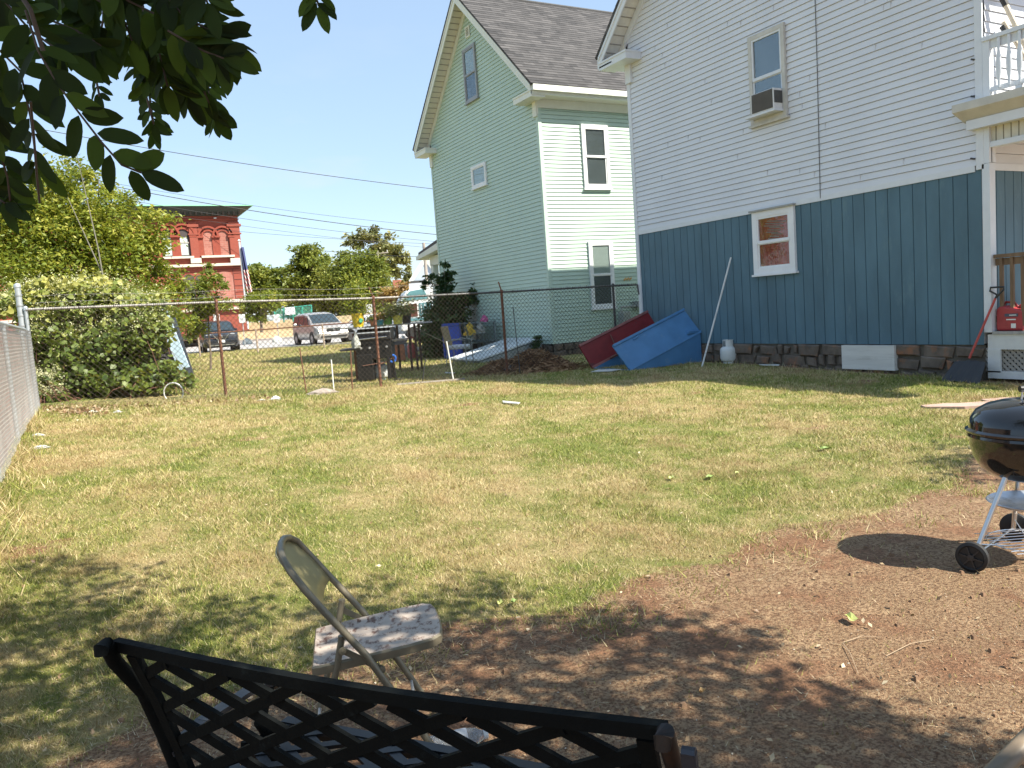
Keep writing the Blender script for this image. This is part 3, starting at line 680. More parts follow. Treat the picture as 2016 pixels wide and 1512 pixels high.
# things on the balcony
pl=thing('pole_bundle','pale wooden poles with dark grips leaning in the balcony corner','poles',(XW+.3,a0-.28,3.68))
MB().tube([(XW+.55,a0-.55,3.7),(XW+.2,a0-.15,5.05)],.035,8).tube([(XW+.62,a0-.5,3.7),(XW+.3,a0-.12,4.75)],.03,8).build('pole',mat('pole_pale',(.6,.52,.4),.6),pl,smooth=True)
MB().tube([(XW+.235,a0-.19,4.92),(XW+.16,a0-.1,5.2)],.04,8).tube([(XW+.36,a0-.2,4.5),(XW+.3,a0-.1,4.7)],.04,8).build('grip',mat('grip_black',(.03,.03,.03),.6),pl,smooth=True)
st_=thing('stored_chair','dark folded chair and white bag stored behind the balcony railing','chair',(XW+.4,a0-.7,3.68))
MB().b(XW+.3,XW+.34,a0-.8,a0-.5,3.75,4.3,Matrix.Translation((0,0,0))).tube([(XW+.25,a0-.5,3.7),(XW+.3,a0-.72,4.4)],.02,6).tube([(XW+.25,a0-.9,3.7),(XW+.3,a0-1.0,4.45)],.02,6).build('frame',mat('stored_dark',(.05,.045,.045),.6),st_)
MB().lathe([(.02,0),(.16,.05),(.2,.2),(.14,.4),(.03,.47)],(XW+.3,a0-.95,3.72),10,sx=.6).build('bag',mat('bag_white',(.6,.6,.58),.8),st_,smooth=True)
# gas can on deck
gc=thing('gas_can','red plastic fuel can with white label on the porch edge','fuel can',(XW+.16,a0-.28,.73)); rp=mat('red_plastic',(.34,.035,.04),.4,var=.12)
Y=a0-.12
cb=MB().ext([(XW+.03,Y,.732),(XW+.03,Y,1.02),(XW+.03,Y-.05,1.07),(XW+.03,Y-.2,1.05),(XW+.03,Y-.34,1.0),(XW+.03,Y-.35,.732)],(.2,0,0)).build('body',rp,gc,bevel=.03)
MB().tube([(XW+.13,Y-.05,1.06),(XW+.13,Y-.08,1.11),(XW+.13,Y-.19,1.10),(XW+.13,Y-.24,1.03)],.016,8).lathe([(.035,0),(.035,.05),(.01,.06)],(XW+.13,Y-.29,1.02),12).build('handle',rp,gc,smooth=True)
lb=MB(); lb.b(XW+.024,XW+.0285,Y-.29,Y-.12,.92,.96); lb.build('label_strip',mat('label_dark',(.06,.07,.1),.5),gc)
lb=MB(); lb.b(XW+.024,XW+.0285,Y-.26,Y-.14,.875,.89); lb.b(XW+.024,XW+.0285,Y-.26,Y-.2,.77,.83); lb.b(XW+.021,XW+.0235,Y-.27,Y-.18,.935,.945); lb.build('label_text',mat('label_white',(.7,.7,.68),.5),gc)
# cooler behind rail
co=thing('cooler','dark blue cooler with pale lid behind the porch railing','cooler',(XW+.8,a0-.5,.73))
MB().b(XW+.4,XW+.8,a0-.9,a0-.32,.735,1.1).build('body',mat('cooler_blue',(.02,.05,.12),.4),co,bevel=.02)
MB().b(XW+.39,XW+.81,a0-.91,a0-.31,1.105,1.15).build('lid',mat('cooler_lid',(.45,.5,.52),.5),co,bevel=.015)
# snow shovel
sv=thing('snow_shovel','black snow shovel with red handle leaning on the porch corner','shovel',(XW-.2,a0+.12,g(10.5,6.4)))
gz=g(10.4,6.4)
A=Vector((XW-.16,a0+.13,.38)); B=Vector((XW-.04,a0-.16,1.17))
MB().tube([A,B],.016,8).build('shaft',mat('shovel_red',(.42,.07,.06),.5),sv,smooth=True)
ax=(B-A).normalized()
MB().tube([B,B+ax*.05,B+Vector((0,.07,.1)),B+Vector((0,.06,.145)),B+Vector((.0,-.11,.145)),B+Vector((0,-.11,.11)),B+Vector((0,-.01,.01))],.013,7).build('grip',mat('grip_black',(.03,.03,.03),.6),sv,smooth=True)
nn=8; vs=[];fs=[]
for j in range(5):
    t=j/4
    for i in range(nn+1):
        s_=i/nn*2-1; w_=.215+.06*t
        vs.append((XW-.15-.22*t-.05*(s_*s_)*(1-.6*t),a0+.10+s_*w_+.04*t,gz+.27-.27*t+.02*(1-abs(s_))+.012*((i%2)*2-1)*(.3+.7*t)))
for j in range(4):
    for i in range(nn): k=j*(nn+1)+i; fs.append((k,k+1,k+nn+2,k+nn+1))
o=MB().add(vs,fs).build('scoop',mat('black_plastic',(.02,.021,.024),.38),sv); md=o.modifiers.new('s','SOLIDIFY'); md.thickness=.006
# white pole leaning on the wall
Pf=ong(1382,722); tip=onx(1439,507,XW-.03)
tag(MB().tube([Pf,Pf.lerp(tip,.5)+Vector((0,0,-.01)),tip],.016,8).build('leaning_pole',mat('pole_white',(.62,.63,.62),.5,var=.15,stain=(.4,.4,.4),st=.58),smooth=True),'long thin white pole leaning against the blue panelled wall','pole')
# propane tank
def propane(name,loc,label,body,s=1):
    t=thing(name,label,'propane tank',loc)
    MB().lathe([(.0,.03),(.09,.03),(.135,.055),(.152,.10),(.152,.24),(.14,.285),(.10,.315),(.03,.325),(0,.325)],n=28).build('tank',body,t,smooth=True,world=False)
    MB().lathe([(.095,.0),(.10,.0),(.10,.045),(.095,.045)],n=24).build('foot_ring',body,t,smooth=True,world=False)
    c_=MB()
    for a0_,a1_ in ((20,150),(200,330)):
        vs=[];fs=[];K=10
        for k in range(K+1):
            a=R(a0_+(a1_-a0_)*k/K)
            for r_,z in ((.098,.30),(.095,.435),(.089,.435),(.092,.30)): vs.append((r_*math.cos(a),r_*math.sin(a),z))
        for k in range(K):
            for q in range(4): fs.append((k*4+q,k*4+(q+1)%4,k*4+4+(q+1)%4,k*4+4+q))
        fs+=[(0,1,2,3),(K*4+3,K*4+2,K*4+1,K*4)]; c_.add(vs,fs)
    c_.tube([(.092*math.cos(R(a)),.092*math.sin(R(a)),.437) for a in range(0,360,20)],.008,6,True)
    c_.build('collar',body,t,smooth=True,world=False)
    MB().lathe([(.018,.32),(.018,.37),(.028,.372),(.028,.40),(.0,.40)],n=12).tube([(0,0,.36),(.05,0,.36)],.014,8).build('valve',mat('brass',(.35,.26,.1),.4,.7),t,smooth=True,world=False)
    return t
Pt=ong(1435,715); tk=mat('tank_white',(.60,.62,.60),.4,var=.06,stain=(.42,.38,.3),st=.66,ssc=9)
propane('propane_tank',(Pt.x,Pt.y,Pt.z),'white propane tank standing on grass by the blue house wall',tk)
# litter near the wall
for i,(px,py,l) in enumerate([(1190,733,'white board scrap lying below the open red door'),(1515,722,'small white paper scrap beside the stone foundation'),(1005,797,'scrap of white paper on the lawn centre'),(885,737,'white paper scrap on the shaded grass by the brush pile'),(1385,708,'little white scrap on the grass at the bulkhead side')]):
    P=ong(px,py); w_=.22 if i==0 else .045; m_=MB(); m_.add([(P.x-w_,P.y+.12,P.z+.02),(P.x+w_*.2,P.y+.25,P.z+.03),(P.x+w_*1.2,P.y-.18,P.z+.03),(P.x+w_*.1,P.y-.2,P.z+.02)],[(0,1,2,3)])
    m_.ext([Vector(v) for v in m_.v],(0,0,.012)); tag(m_.build('paper_scrap',mat('paper_white',(.5,.5,.48),.8)),l,'litter','white scraps lying in the yard')
# open cellar doors of the white house
cd=thing('cellar_door_hatch','steel cellar hatch with open blue and red door leaves','cellar hatch',(9.8,12.5,.18))
bluM=mat('blue_steel',(.08,.21,.40),.45,var=.12,sc=3,stain=(.13,.25,.40),st=.62,ssc=5); redM=mat('red_primer_steel',(.20,.018,.02),.4,var=.25,sc=3,stain=(.10,.03,.03),st=.6)
xo,xi=8.95,XW-.02; za,zb_=.20,.76; h_=Vector((xi-xo,0,zb_-za)).normalized(); nrm=Vector((-h_.z,0,h_.x))
fr=MB()
for yy in (11.85,13.06): fr.ext([(xo,yy,.08),(xi,yy,.08),(xi,yy,zb_),(xo,yy,za)],(0,.045,0))
fr.ext([(xo,11.85,.08),(xo,11.85,za),(xo+.04,11.85,za),(xo+.04,11.85,.08)],(0,1.25,0)); fr.b(xi-.3,xi+.02,11.85,13.1,zb_,zb_+.05)
fr.build('hatch_frame',bluM,cd)
def leaf(o_,ang,ysg,Wd,mf,mback,nm,lab):
    w_=math.cos(ang)*nrm+math.sin(ang)*Vector((0,ysg,0)); nr_=h_.cross(w_).normalized(); L=1.86
    if nr_.y>0: nr_=-nr_
    b0=Vector(o_); m_=MB(); m_.ext([b0,b0+h_*L,b0+h_*L+w_*Wd,b0+w_*Wd],-nr_*.03); l_=m_.build(nm,mf,cd); l_['label']=lab
    f_=MB(); n3=nr_*.012
    f_.bar(b0+w_*(Wd-.02)+n3,b0+h_*L+w_*(Wd-.02)+n3,.045,.03,w_); f_.bar(b0+w_*.03+n3,b0+h_*L+w_*.03+n3,.05,.02,w_)
    f_.build('flange',mback,l_); return b0,w_,nr_
b0,w_,n_=leaf((xo-.02,11.85,za-.02),R(-30),-1,.60,bluM,bluM,'door_leaf','blue open door leaf')
MB().tube([b0+h_*.45+w_*.5+n_*.03,b0+h_*.58+w_*.52+n_*.03],.014,6).build('handle',bluM,[o for o in COL.objects if o.parent==cd and o.name.startswith('door_leaf')][0])
b1,w1_,n1_=leaf((xo-.02,13.08,za-.02),R(22),1,.56,redM,mat('red_edge',(.26,.10,.09),.5,var=.3),'door_leaf','dark red inner face of the open door leaf')
MB().tube([b1+h_*.75+w1_*.45+n1_*.03,b1+h_*.62+w1_*.05+n1_*.15],.01,6).tube([b1+h_*.45+w1_*.03+n1_*.05,b1+h_*1.2+w1_*.02+n1_*.2],.02,6).build('stay_arm',mat('stay_rust',(.15,.07,.05),.7),cd)

# ================================================================ FENCES
rust=mat('rusty_steel',(.17,.075,.045),.85,var=.35,sc=30,stain=(.3,.22,.18),st=.62,ssc=12,bmp=.3)
galv=mat('galvanised_steel',(.42,.45,.47),.45,.5,var=.12,sc=12)
wirem=mat('old_wire',(.04,.028,.02),.8,.0,var=.3,sc=8)
FY=13.7
fence=thing('chain_link_fence','rusty chain link fence running across the back of the yard','fence',(5,FY,.25))
posts=[(-.63,g(-.63,FY),2.0),(2.04,g(2.04,FY),1.95),(4.72,g(4.72,FY),1.86),(7.34,g(7.34,FY),1.83),(10.02,g(10.02,FY),1.82)]
def topz(x):
    P=posts+[(10.66,0,1.81)]
    for (xa,_,za_),(xb,_,zb2) in zip(P,P[1:]):
        if x<=xb: return za_+(zb2-za_)*(x-xa)/(xb-xa)
    return P[-1][2]
pm_=[galv,rust,rust,rust,mat('dark_post',(.09,.09,.09),.6,.3)]
for (x,z0,z1),m_ in zip(posts,pm_):
    MB().tube([(x,FY+.035,z0-.1),(x,FY+.035,z1-.01)],.026,10).lathe([(.034,0),(.034,.04),(.02,.06),(0,.065)],(x,FY+.035,z1-.01),10).build('post',m_,fence,smooth=True)
for x,_,z in posts[1:4]:
    s_=-1 if x<7 else -1; MB().bar((x,FY+.03,z+.02),(x-.08,FY-.02,z+.20),.03,.012,Vector((0,1,0))).build('wire_arm',rust,fence)
MB().tube([(x,FY+.03,topz(x)) for x in np.linspace(-.63,5.2,20)],.019,8).build('top_rail',mat('rail_pale',(.33,.31,.285),.6,.2,var=.3,sc=25),fence,smooth=True)
MB().tube([(x,FY+.03,topz(x)) for x in np.linspace(5.2,10.66,20)]+[(10.67,FY,1.6)],.019,8).build('top_rail',mat('rail_dark',(.12,.12,.12),.6,.3,var=.3,sc=25),fence,smooth=True)
def mesh_wires(P,T,u0,u1,zb_f,zt_f,pitch=.086,r=.0042):
    """diagonal wires of a chain-link fabric; T maps (u,z,n)"""
    vs=[];fs=[]
    for fam in (1,-1):
        Hm=2.0; k0=int((u0-Hm)/pitch)-2; k1=int((u1+Hm)/pitch)+2
        for k in range(k0,k1):
            pts=[]; st=None
            # line u = k*pitch + fam*z ; sample and clip
            N=60; seg=[]
            for i in range(N+1):
                z=i/N*2.3; u=k*pitch+fam*z
                ok=u0<=u<=u1 and zb_f(u)<=z<=zt_f(u)
                if ok: seg.append((u,z))
            if len(seg)<2: continue
            (ua,za_),(ub,zb2)=seg[0],seg[-1]; n_=.003*fam
            for (u,z) in ((ua,za_),(ub,zb2)):
                for a in (0,120,240): vs.append(T((u+r*math.cos(R(a)),z,n_+r*math.sin(R(a)))))
            o=len(vs)-6
            for q in range(3): fs.append((o+q,o+(q+1)%3,o+3+(q+1)%3,o+3+q))
    return np.array(vs),np.array(fs)
V,F=mesh_wires(None,TY(FY),-.62,10.66,lambda u:g(u,FY)+.02,lambda u:topz(u)+.01)
npmesh('wire_mesh',V,F,wirem,fence)
sp=MB()
for i in range(400):
    x=-.62+i*.0282
    if x>10.62: break
    z=topz(x)+.012; sp.bar((x,FY+.0,z-.03),(x+random.uniform(-.012,.012),FY-.005+random.uniform(-.01,.01),z+random.uniform(.018,.034)),.0035,.0035)
sp.build('wire_tips',wirem,fence,fix=False)
bw_=MB()
for dz,x0,x1 in ((.2,-.5,6.0),(.1,-.5,4.9)):
    pts=[(x,FY-.02,topz(x)+dz-.03*math.sin((x-.0)/2.68*math.pi)**2) for x in np.linspace(x0,x1,40)]; bw_.tube(pts,.0025,4)
    for i in range(int((x1-x0)/.13)): x=x0+i*.13; bw_.bar((x,FY-.02,topz(x)+dz-.035),(x+.01,FY-.02,topz(x)+dz+.0),.003,.003)
bw_.build('barbed_wire',mat('barbed_wire',(.3,.29,.27),.5,.4),fence,fix=False)
ti=MB()
for i in range(24): x=-.4+i*.47; z=topz(x); ti.tube([(x+.006*math.cos(a),FY+.03+.026*math.cos(a),z+.026*math.sin(a)) for a in np.linspace(0,6.28,9)],.003,4)
ti.build('tie_wires',wirem,fence,fix=False)
# stakes
def stake(px0,py0,px1,py1,r,m_,lab,name='stake',dy=.0,grp='thin stakes along the wire fence'):
    a=ony(px1,py1,FY-.04+dy); b_=ony(px0,py0,FY-.04+dy); a.z=g(a.x,a.y)-.03
    o=MB().tube([a,b_],[r,r*.95],8).build(name,m_,smooth=True); return tag(o,lab,'stake',grp)
stake(590,685,604,778,.011,rust,'short rusty stake left of the white stake at the wire fence')
s_=stake(652,708,658,776,.012,mat('pvc_white',(.7,.7,.66),.5),'short white plastic stake with a dark tip at the wire fence')
stake(690,690,694,770,.011,rust,'rusty stake with a dark foot just left of the black grill')
stake(838,705,830,753,.011,mat('stake_black',(.03,.03,.03),.6),'short black stake leaning right, between grill and tan chair')
stake(879,672,893,746,.014,mat('pvc_white',(.7,.7,.66),.5),'white stake in front of the tan chair')
stake(1010,604,1022,705,.010,mat('stake_dark',(.07,.075,.075),.5),'tall thin dark rod standing in the brush pile')
pk=ony(905,745,FY-.06); pj=ony(790,757,FY-.06)
tag(MB().bar((5.0,FY-.07,g(5,FY)+.03),(6.35,FY-.09,g(6.3,FY)+.04),.03,.02).build('fallen_pipe',mat('pipe_grey',(.28,.25,.22),.7,var=.3)),'grey pole lying on the grass along the fence foot','pole')
# short galvanised fence at left with privacy slats
sf=thing('boundary_fence','galvanised chain link fence with faded brick coloured slats at left edge','fence',(-.66,10.5,.4))
SX=-.66
def sx(y): return -.645-.018*(13.6-y)
ptop=[onx(49,649,SX),onx(0,634,SX)]
def stz(y): return 1.70+.04*(13.3-y)/3.4 if y<13.3 else 1.70
sps=[6.2,8.2,10.3,12.6]
for y in sps: MB().tube([(sx(y),y,g(SX,y)-.05),(sx(y),y,stz(y)-.02)],.025,10).build('post',galv,sf,smooth=True)
MB().tube([(sx(3),3,stz(3)),(sx(13.3),13.3,stz(13.3)),(sx(13.6),13.66,1.66)],.021,10).build('top_rail',galv,sf,smooth=True)
V,F=mesh_wires(None,lambda p:(sx(p[0])+.045+p[2],p[0],p[1]),3.0,13.62,lambda u:g(SX,u)+.02,lambda u:stz(u)-.01,.085,.0017)
npmesh('wire_mesh',V,F,mat('galv_wire',(.34,.34,.33),.5,.3),sf)
slm,nt,p,v,o_=base('faded_brick_screen',.9)
bt=nd(nt,'ShaderNodeTexBrick'); bt.inputs['Scale'].default_value=1; bt.inputs['Brick Width'].default_value=.10; bt.inputs['Row Height'].default_value=.04; bt.inputs['Mortar Size'].default_value=.006
bt.inputs['Color1'].default_value=(.20,.085,.06,1); bt.inputs['Color2'].default_value=(.30,.16,.12,1); bt.inputs['Mortar'].default_value=(.46,.42,.38,1)
sx_=nd(nt,'ShaderNodeSeparateXYZ'); cx_=nd(nt,'ShaderNodeCombineXYZ'); nt.links.new(v,sx_.inputs[0]); nt.links.new(sx_.outputs[1],cx_.inputs[0]); nt.links.new(sx_.outputs[2],cx_.inputs[1]); nt.links.new(cx_.outputs[0],bt.inputs[0])
nt.links.new(mix(nt,ramp(nt,noise(nt,v,2.2,6,.65),[(.45,(0,0,0)),(.68,(.6,.6,.6))]),bt.outputs[0],(.34,.32,.29)),p.inputs['Base Color']); bump(nt,p,bt.outputs[0],.4,.008)
sl=MB(); N=40
ysl=np.linspace(3,13.6,N)
for i in range(N-1):
    sl.add([(sx(ysl[i])-.03,ysl[i],g(SX,ysl[i])-.02),(sx(ysl[i+1])-.03,ysl[i+1],g(SX,ysl[i+1])-.02),(sx(ysl[i+1])-.03,ysl[i+1],stz(ysl[i+1])-.05),(sx(ysl[i])-.03,ysl[i],stz(ysl[i])-.05)],[(0,1,2,3)])
o=sl.build('screen_panel',slm,sf); md=o.modifiers.new('s','SOLIDIFY'); md.thickness=.008
cp=thing('tall_corner_post','tall galvanised round post with domed cap at the fence corner','post',(-.70,13.75,.5))
MB().tube([(-.70,13.78,.3),(-.70,13.78,2.33)],.042,12).lathe([(.048,0),(.05,.03),(.035,.055),(0,.07)],(-.70,13.78,2.33),12).build('pole',galv,cp,smooth=True)
bd=MB()
for z in (1.75,2.05,1.9,1.3,2.2): bd.lathe([(.047,0),(.049,.01),(.047,.03)],(-.70,13.78,z),12)
bd.build('clamp_bands',mat('band_grey',(.35,.37,.38),.5,.5),cp,smooth=True)
# far low fence along the street
lf=thing('low_street_fence','thin rusty pipe rail fence before the parked cars','fence',(8,38,.29))
fa=dep(262,645,36.5); fb=dep(765,634,36.5); rl_=MB(); rl_.tube([(fa.x,fa.y,1.38),((fa.x+fb.x)/2,(fa.y+fb.y)/2,1.36),(fb.x,fb.y,1.38)],.03,6).tube([(fa.x,fa.y,1.1),((fa.x*2+fb.x)/3,(fa.y*2+fb.y)/3,1.12)],.012,5); rl_.build('rail',rust,lf)
for t in (.02,.25,.478,.74,.98):
    P=fa.lerp(fb,t); MB().tube([(P.x,P.y,.2),(P.x,P.y,1.42)],.04,8).build('post',mat('post_tan',(.36,.28,.22),.8),lf,smooth=True)

# ================================================================ BRICK BUILDING
def brickmat(name,c1,c2,mo,sc=1,plane='xz',bw=.23,rh=.075):
    m,nt,p,v,o=base(name,.9)
    b_=nd(nt,'ShaderNodeTexBrick'); b_.inputs['Scale'].default_value=sc; b_.inputs['Brick Width'].default_value=bw; b_.inputs['Row Height'].default_value=rh; b_.inputs['Mortar Size'].default_value=.008
    b_.inputs['Color1'].default_value=rgb(c1); b_.inputs['Color2'].default_value=rgb(c2); b_.inputs['Mortar'].default_value=rgb(mo)
    s=nd(nt,'ShaderNodeSeparateXYZ'); c=nd(nt,'ShaderNodeCombineXYZ'); nt.links.new(v,s.inputs[0]); nt.links.new(s.outputs[0],c.inputs[0]); nt.links.new(s.outputs[2],c.inputs[1]); nt.links.new(c.outputs[0],b_.inputs[0])
    n=noise(nt,v,.8,5); nt.links.new(mix(nt,ramp(nt,n,[(.35,(0,0,0)),(.75,(.5,.5,.5))]),b_.outputs[0],rgb(c1,.75)),p.inputs['Base Color']); return m
BK=brickmat('red_brick',(.29,.058,.034),(.235,.046,.028),(.22,.09,.065)); BL=brickmat('infill_brick',(.29,.10,.075),(.37,.15,.115),(.42,.27,.22),bw=.45,rh=.16)
stoneM=mat('band_stone',(.55,.48,.40),.8,var=.1); grn=mat('copper_green',(.22,.50,.34),.6,var=.1); drk=mat('cornice_dark',(.035,.045,.04),.7)
BY=66.0; bk=thing('brick_building','red brick civic building with arched openings and green copper cornice','building',(4,BY,1.5))
XR=12.1
def bp(px,py): P=ony(px,py,BY); return P.x,P.z
MB().b(-12,XR,BY,82,1.2,11.0).build('wall',BK,bk)
zz=lambda py,px=430: ony(px,py,BY).z
def arch(mb,xa,xb,z0,zs,n0,n1,seg=14):
    """solid arched panel"""
    c=(xa+xb)/2; r=(xb-xa)/2; poly=[(xa,BY-n1,z0),(xb,BY-n1,z0)]+[(c+r*math.cos(a),BY-n1,zs+r*math.sin(a)) for a in np.linspace(0,math.pi,seg)]
    mb.ext(poly,(0,n1-n0,0))
def archring(mb,xa,xb,zs,w_,n1,seg=12):
    c=(xa+xb)/2; r0=(xb-xa)/2; r1=r0+w_
    for i in range(seg):
        a,b_=math.pi*i/seg,math.pi*(i+1)/seg
        mb.ext([(c+r*math.cos(t),BY-n1,zs+r*math.sin(t)) for r,t in ((r0,a),(r1,a),(r1,b_),(r0,b_))],(0,n1-.01,0))
bmo=MB(); inf=MB(); pil=MB(); sto=MB(); dkl=MB()
ztop=zz(438); zsill=zz(503,430)
for pxa,pxb in ((374,390),(452,468)):
    xa=bp(pxa,480)[0]; xb=bp(pxb,480)[0]
    if pxb==468: xb=XR+.02
    pil.b(xa,xb,BY-.22,BY-.001,zz(515,pxa),ztop); pil.b(xa-.12,xb+.12,BY-.3,BY-.001,ztop-.35,ztop-.15); pil.b(xa-.1,xb+.1,BY-.28,BY-.001,ztop-.95,ztop-.85)
    sto.b(xa-.1,xb+.08,BY-.3,BY-.0,zz(519,pxa),zz(509,pxa))
for k in range(3): xa=bp(374,480)[0]-3.6*(k+1); pil.b(xa,xa+.6,BY-.22,BY-.001,zz(515),ztop)
for pxa,pxb in ((400.6,421.8),(429,450)):
    xa=bp(pxa,480)[0]; xb=bp(pxb,480)[0]; zs=zz(465); arch(inf,xa,xb,zsill,zs,.0,.03); archring(bmo,xa,xb,zs,.12,.12); archring(bmo,xa-.25,xb+.25,zs,.14,.2+(.02 if pxa>410 else 0))
    for s0,s1 in ((xa-.42,xa-.02),(xb+.02,xb+.42)): k_=.007 if pxa>410 else 0; bmo.b(s0,s1,BY-.1-k_,BY-.001-k_,zsill,zs-.02); bmo.b(s0-.05,s1+.05,BY-.24-k_,BY-.001-k_,zs-.12,zs+.02)
for pxa,pxb,j in ((351,372,0),(320,341,1)):
    xa=bp(pxa,480)[0]; xb=bp(pxb,480)[0]; zs=zz(463); wf=MB(); arch(wf,xa-.08,xb+.08,zsill-.05,zs,.0,.05); w_=wf.build('window',mat('arch_frame_dark',(.05,.04,.04),.7),bk)
    q=MB(); q.b(xa+.1,xb-.1,BY-.07,BY-.051,zsill+.1,zs-.15); q.build('pane',mat('bldg_glass',(.45,.52,.5),.15,var=.2,sc=.8),w_)
    MB().b(xa,xb,BY-.10,BY-.071,(zsill+zs)/2+.2,(zsill+zs)/2+.3).build('meeting_rail',mat('arch_rail',(.3,.28,.25),.6),w_)
    archring(bmo,xa-.12,xb+.12,zs,.2,.15); archring(bmo,xa-.4,xb+.4,zs,.15,.26+.02*j)
    for s0,s1 in ((xa-.5,xa-.1),(xb+.1,xb+.5)): k_=.009*j+.004; bmo.b(s0,s1,BY-.1-k_,BY-.001-k_,zsill,zs-.02); bmo.b(s0-.05,s1+.05,BY-.245-k_,BY-.001-k_,zs-.12,zs+.02)
for xa,xb in ((bp(396,505)[0],bp(461,505)[0]),(bp(320,505)[0],bp(381,505)[0])): sto.b(xa,xb,BY-.32,BY-.0,zsill-.16,zsill)
sto.b(-12,XR+.12,BY-.36,BY+.01,zz(524),zz(519)); sto.b(-12,XR+.12,BY-.3,BY+.01,zz(611),zz(606)); sto.b(-12,XR+.1,BY-.25,BY+.01,zz(595),zz(591))
# lower blind arch and rusticated joints
xa=bp(426,560)[0]; xb=bp(460,560)[0]; c=(xa+xb)/2; zs=zz(545)
inf.ext([(xa,BY-.03,zz(591)),(xb,BY-.03,zz(591)),(xb,BY-.03,zs),(c+.5,BY-.03,zs+.32),(c,BY-.03,zs+.4),(c-.5,BY-.03,zs+.32),(xa,BY-.03,zs)],(0,.02,0))
bmo.b(xa-.06,xa,BY-.08,BY-.001,zz(591),zs)
for i in range(7): z=zz(590)+i*.5; dkl.b(xb+.1,XR+.01,BY-.02,BY-.0,z,z+.05)
dkl.b(xb+.02,xb+.07,BY-.02,BY,zz(591),zz(530)); dkl.b(c-1.2,c+1.2,BY-.02,BY,zs+.55,zs+.6)
aw=MB()
for pxa,pxb in ((362,384),(386,404)):
    x0_,x1_=bp(pxa,560)[0],bp(pxb,560)[0]; arch(aw,x0_,x1_,zz(590),zz(548),0,.04)
split_build(aw,'window',mat('arch_frame_dark',(.05,.04,.04),.7),bk)
pil.b(XR-.01,XR+.001,BY,82,1.2,11)
split_build(pil,'pilaster',BK,bk); split_build(inf,'blind_arch',BL,bk); bmo.build('brick_moulding',mat('moulded_brick',(.24,.05,.03),.9,var=.15),bk); split_build(sto,'stone_band',stoneM,bk); dkl.build('joint_lines',mat('joint_dark',(.1,.03,.025),.9),bk)
bmo2=MB().b(-12,XR+.05,BY-.12,BY-.0,zz(433),zz(431)); bmo2.build('string_course',mat('moulded_brick'),bk) if 0 else bmo2.build('string_course',MC['moulded_brick'],bk)
MB().ext([(-12,BY-.1,zz(425)),(-12,BY-1.0,zz(411)),(-12,BY-1.0,zz(410)),(-12,BY+2,zz(410)),(-12,BY+2,zz(425))],(XR+12.1,0,0)).b(-12,XR+.9,BY-1.05,82.5,zz(411),zz(409.5)).build('cornice',drk,bk)
br_=MB()
for i in range(60): x=-11.5+i*.4; br_.b(x,x+.14,BY-.55,BY-.1,zz(424),zz(417))
br_.build('cornice_brackets',mat('bracket_dark',(.07,.055,.045),.8),bk)
MB().ext([(-12,BY-1.15,zz(409.4)),(-12,BY-1.15,zz(407.5)),(-12,BY+3,zz(401)),(-12,83,zz(401)),(-12,83,zz(409.4))],(XR+13.05,0,0)).build('copper_roof',grn,bk)
MB().b(bp(423,0)[0] if 0 else ony(420,430,BY).x,ony(425,430,BY).x,BY-.3,BY,zz(431),zz(429)).build('wall_light',mat('light_grey',(.5,.5,.5),.5),bk)
# flag pole
fp=dep(488,640,60); ft=dep(472,478,60); fl=thing('flagpole','white flagpole with limp striped flag beside the brick building','flagpole',(fp.x,fp.y,1.5))
MB().tube([(fp.x,fp.y,1.4),(fp.x,fp.y,ft.z)],.07,8).lathe([(0,0),(.12,.1),(0,.22)],(fp.x,fp.y,ft.z),8).build('pole',mat('pole_white',(.62,.63,.62),.5),fl,smooth=True)
fm,nt,p,v,o_=base('flag_cloth',.8); wv=nd(nt,'ShaderNodeTexWave'); wv.inputs['Scale'].default_value=1.6; wv.inputs['Distortion'].default_value=1.0; wv.bands_direction='DIAGONAL'; nt.links.new(v,wv.inputs[0])
st_c=ramp(nt,wv.outputs[0],[(.45,(.38,.06,.06)),(.55,(.6,.58,.55))]); sz=nd(nt,'ShaderNodeSeparateXYZ'); nt.links.new(v,sz.inputs[0]); 
gt=nd(nt,'ShaderNodeMath',operation='GREATER_THAN'); gt.inputs[1].default_value=ft.z-1.5-2.1; nt.links.new(sz.outputs[2],gt.inputs[0]); nt.links.new(mix(nt,gt.outputs[0],st_c,(.05,.06,.15)),p.inputs['Base Color'])
vs=[];fs=[]
cr=Vector((math.cos(YAW),-math.sin(YAW),0))
for j in range(12):
    for i in range(6):
        t=j/11; wd_=(.05+.13*t)*i; q=Vector((fp.x,fp.y,ft.z-.4))+cr*(.08+wd_*.62)+Vector((.12*math.sin(i*2.1),.15*math.cos(i*1.9),-3.0*t-.22*i*t))
        vs.append(q)
for j in range(11):
    for i in range(5): k=j*6+i; fs.append((k,k+1,k+7,k+6))
MB().add(vs,fs).build('flag',fm,fl,smooth=True)

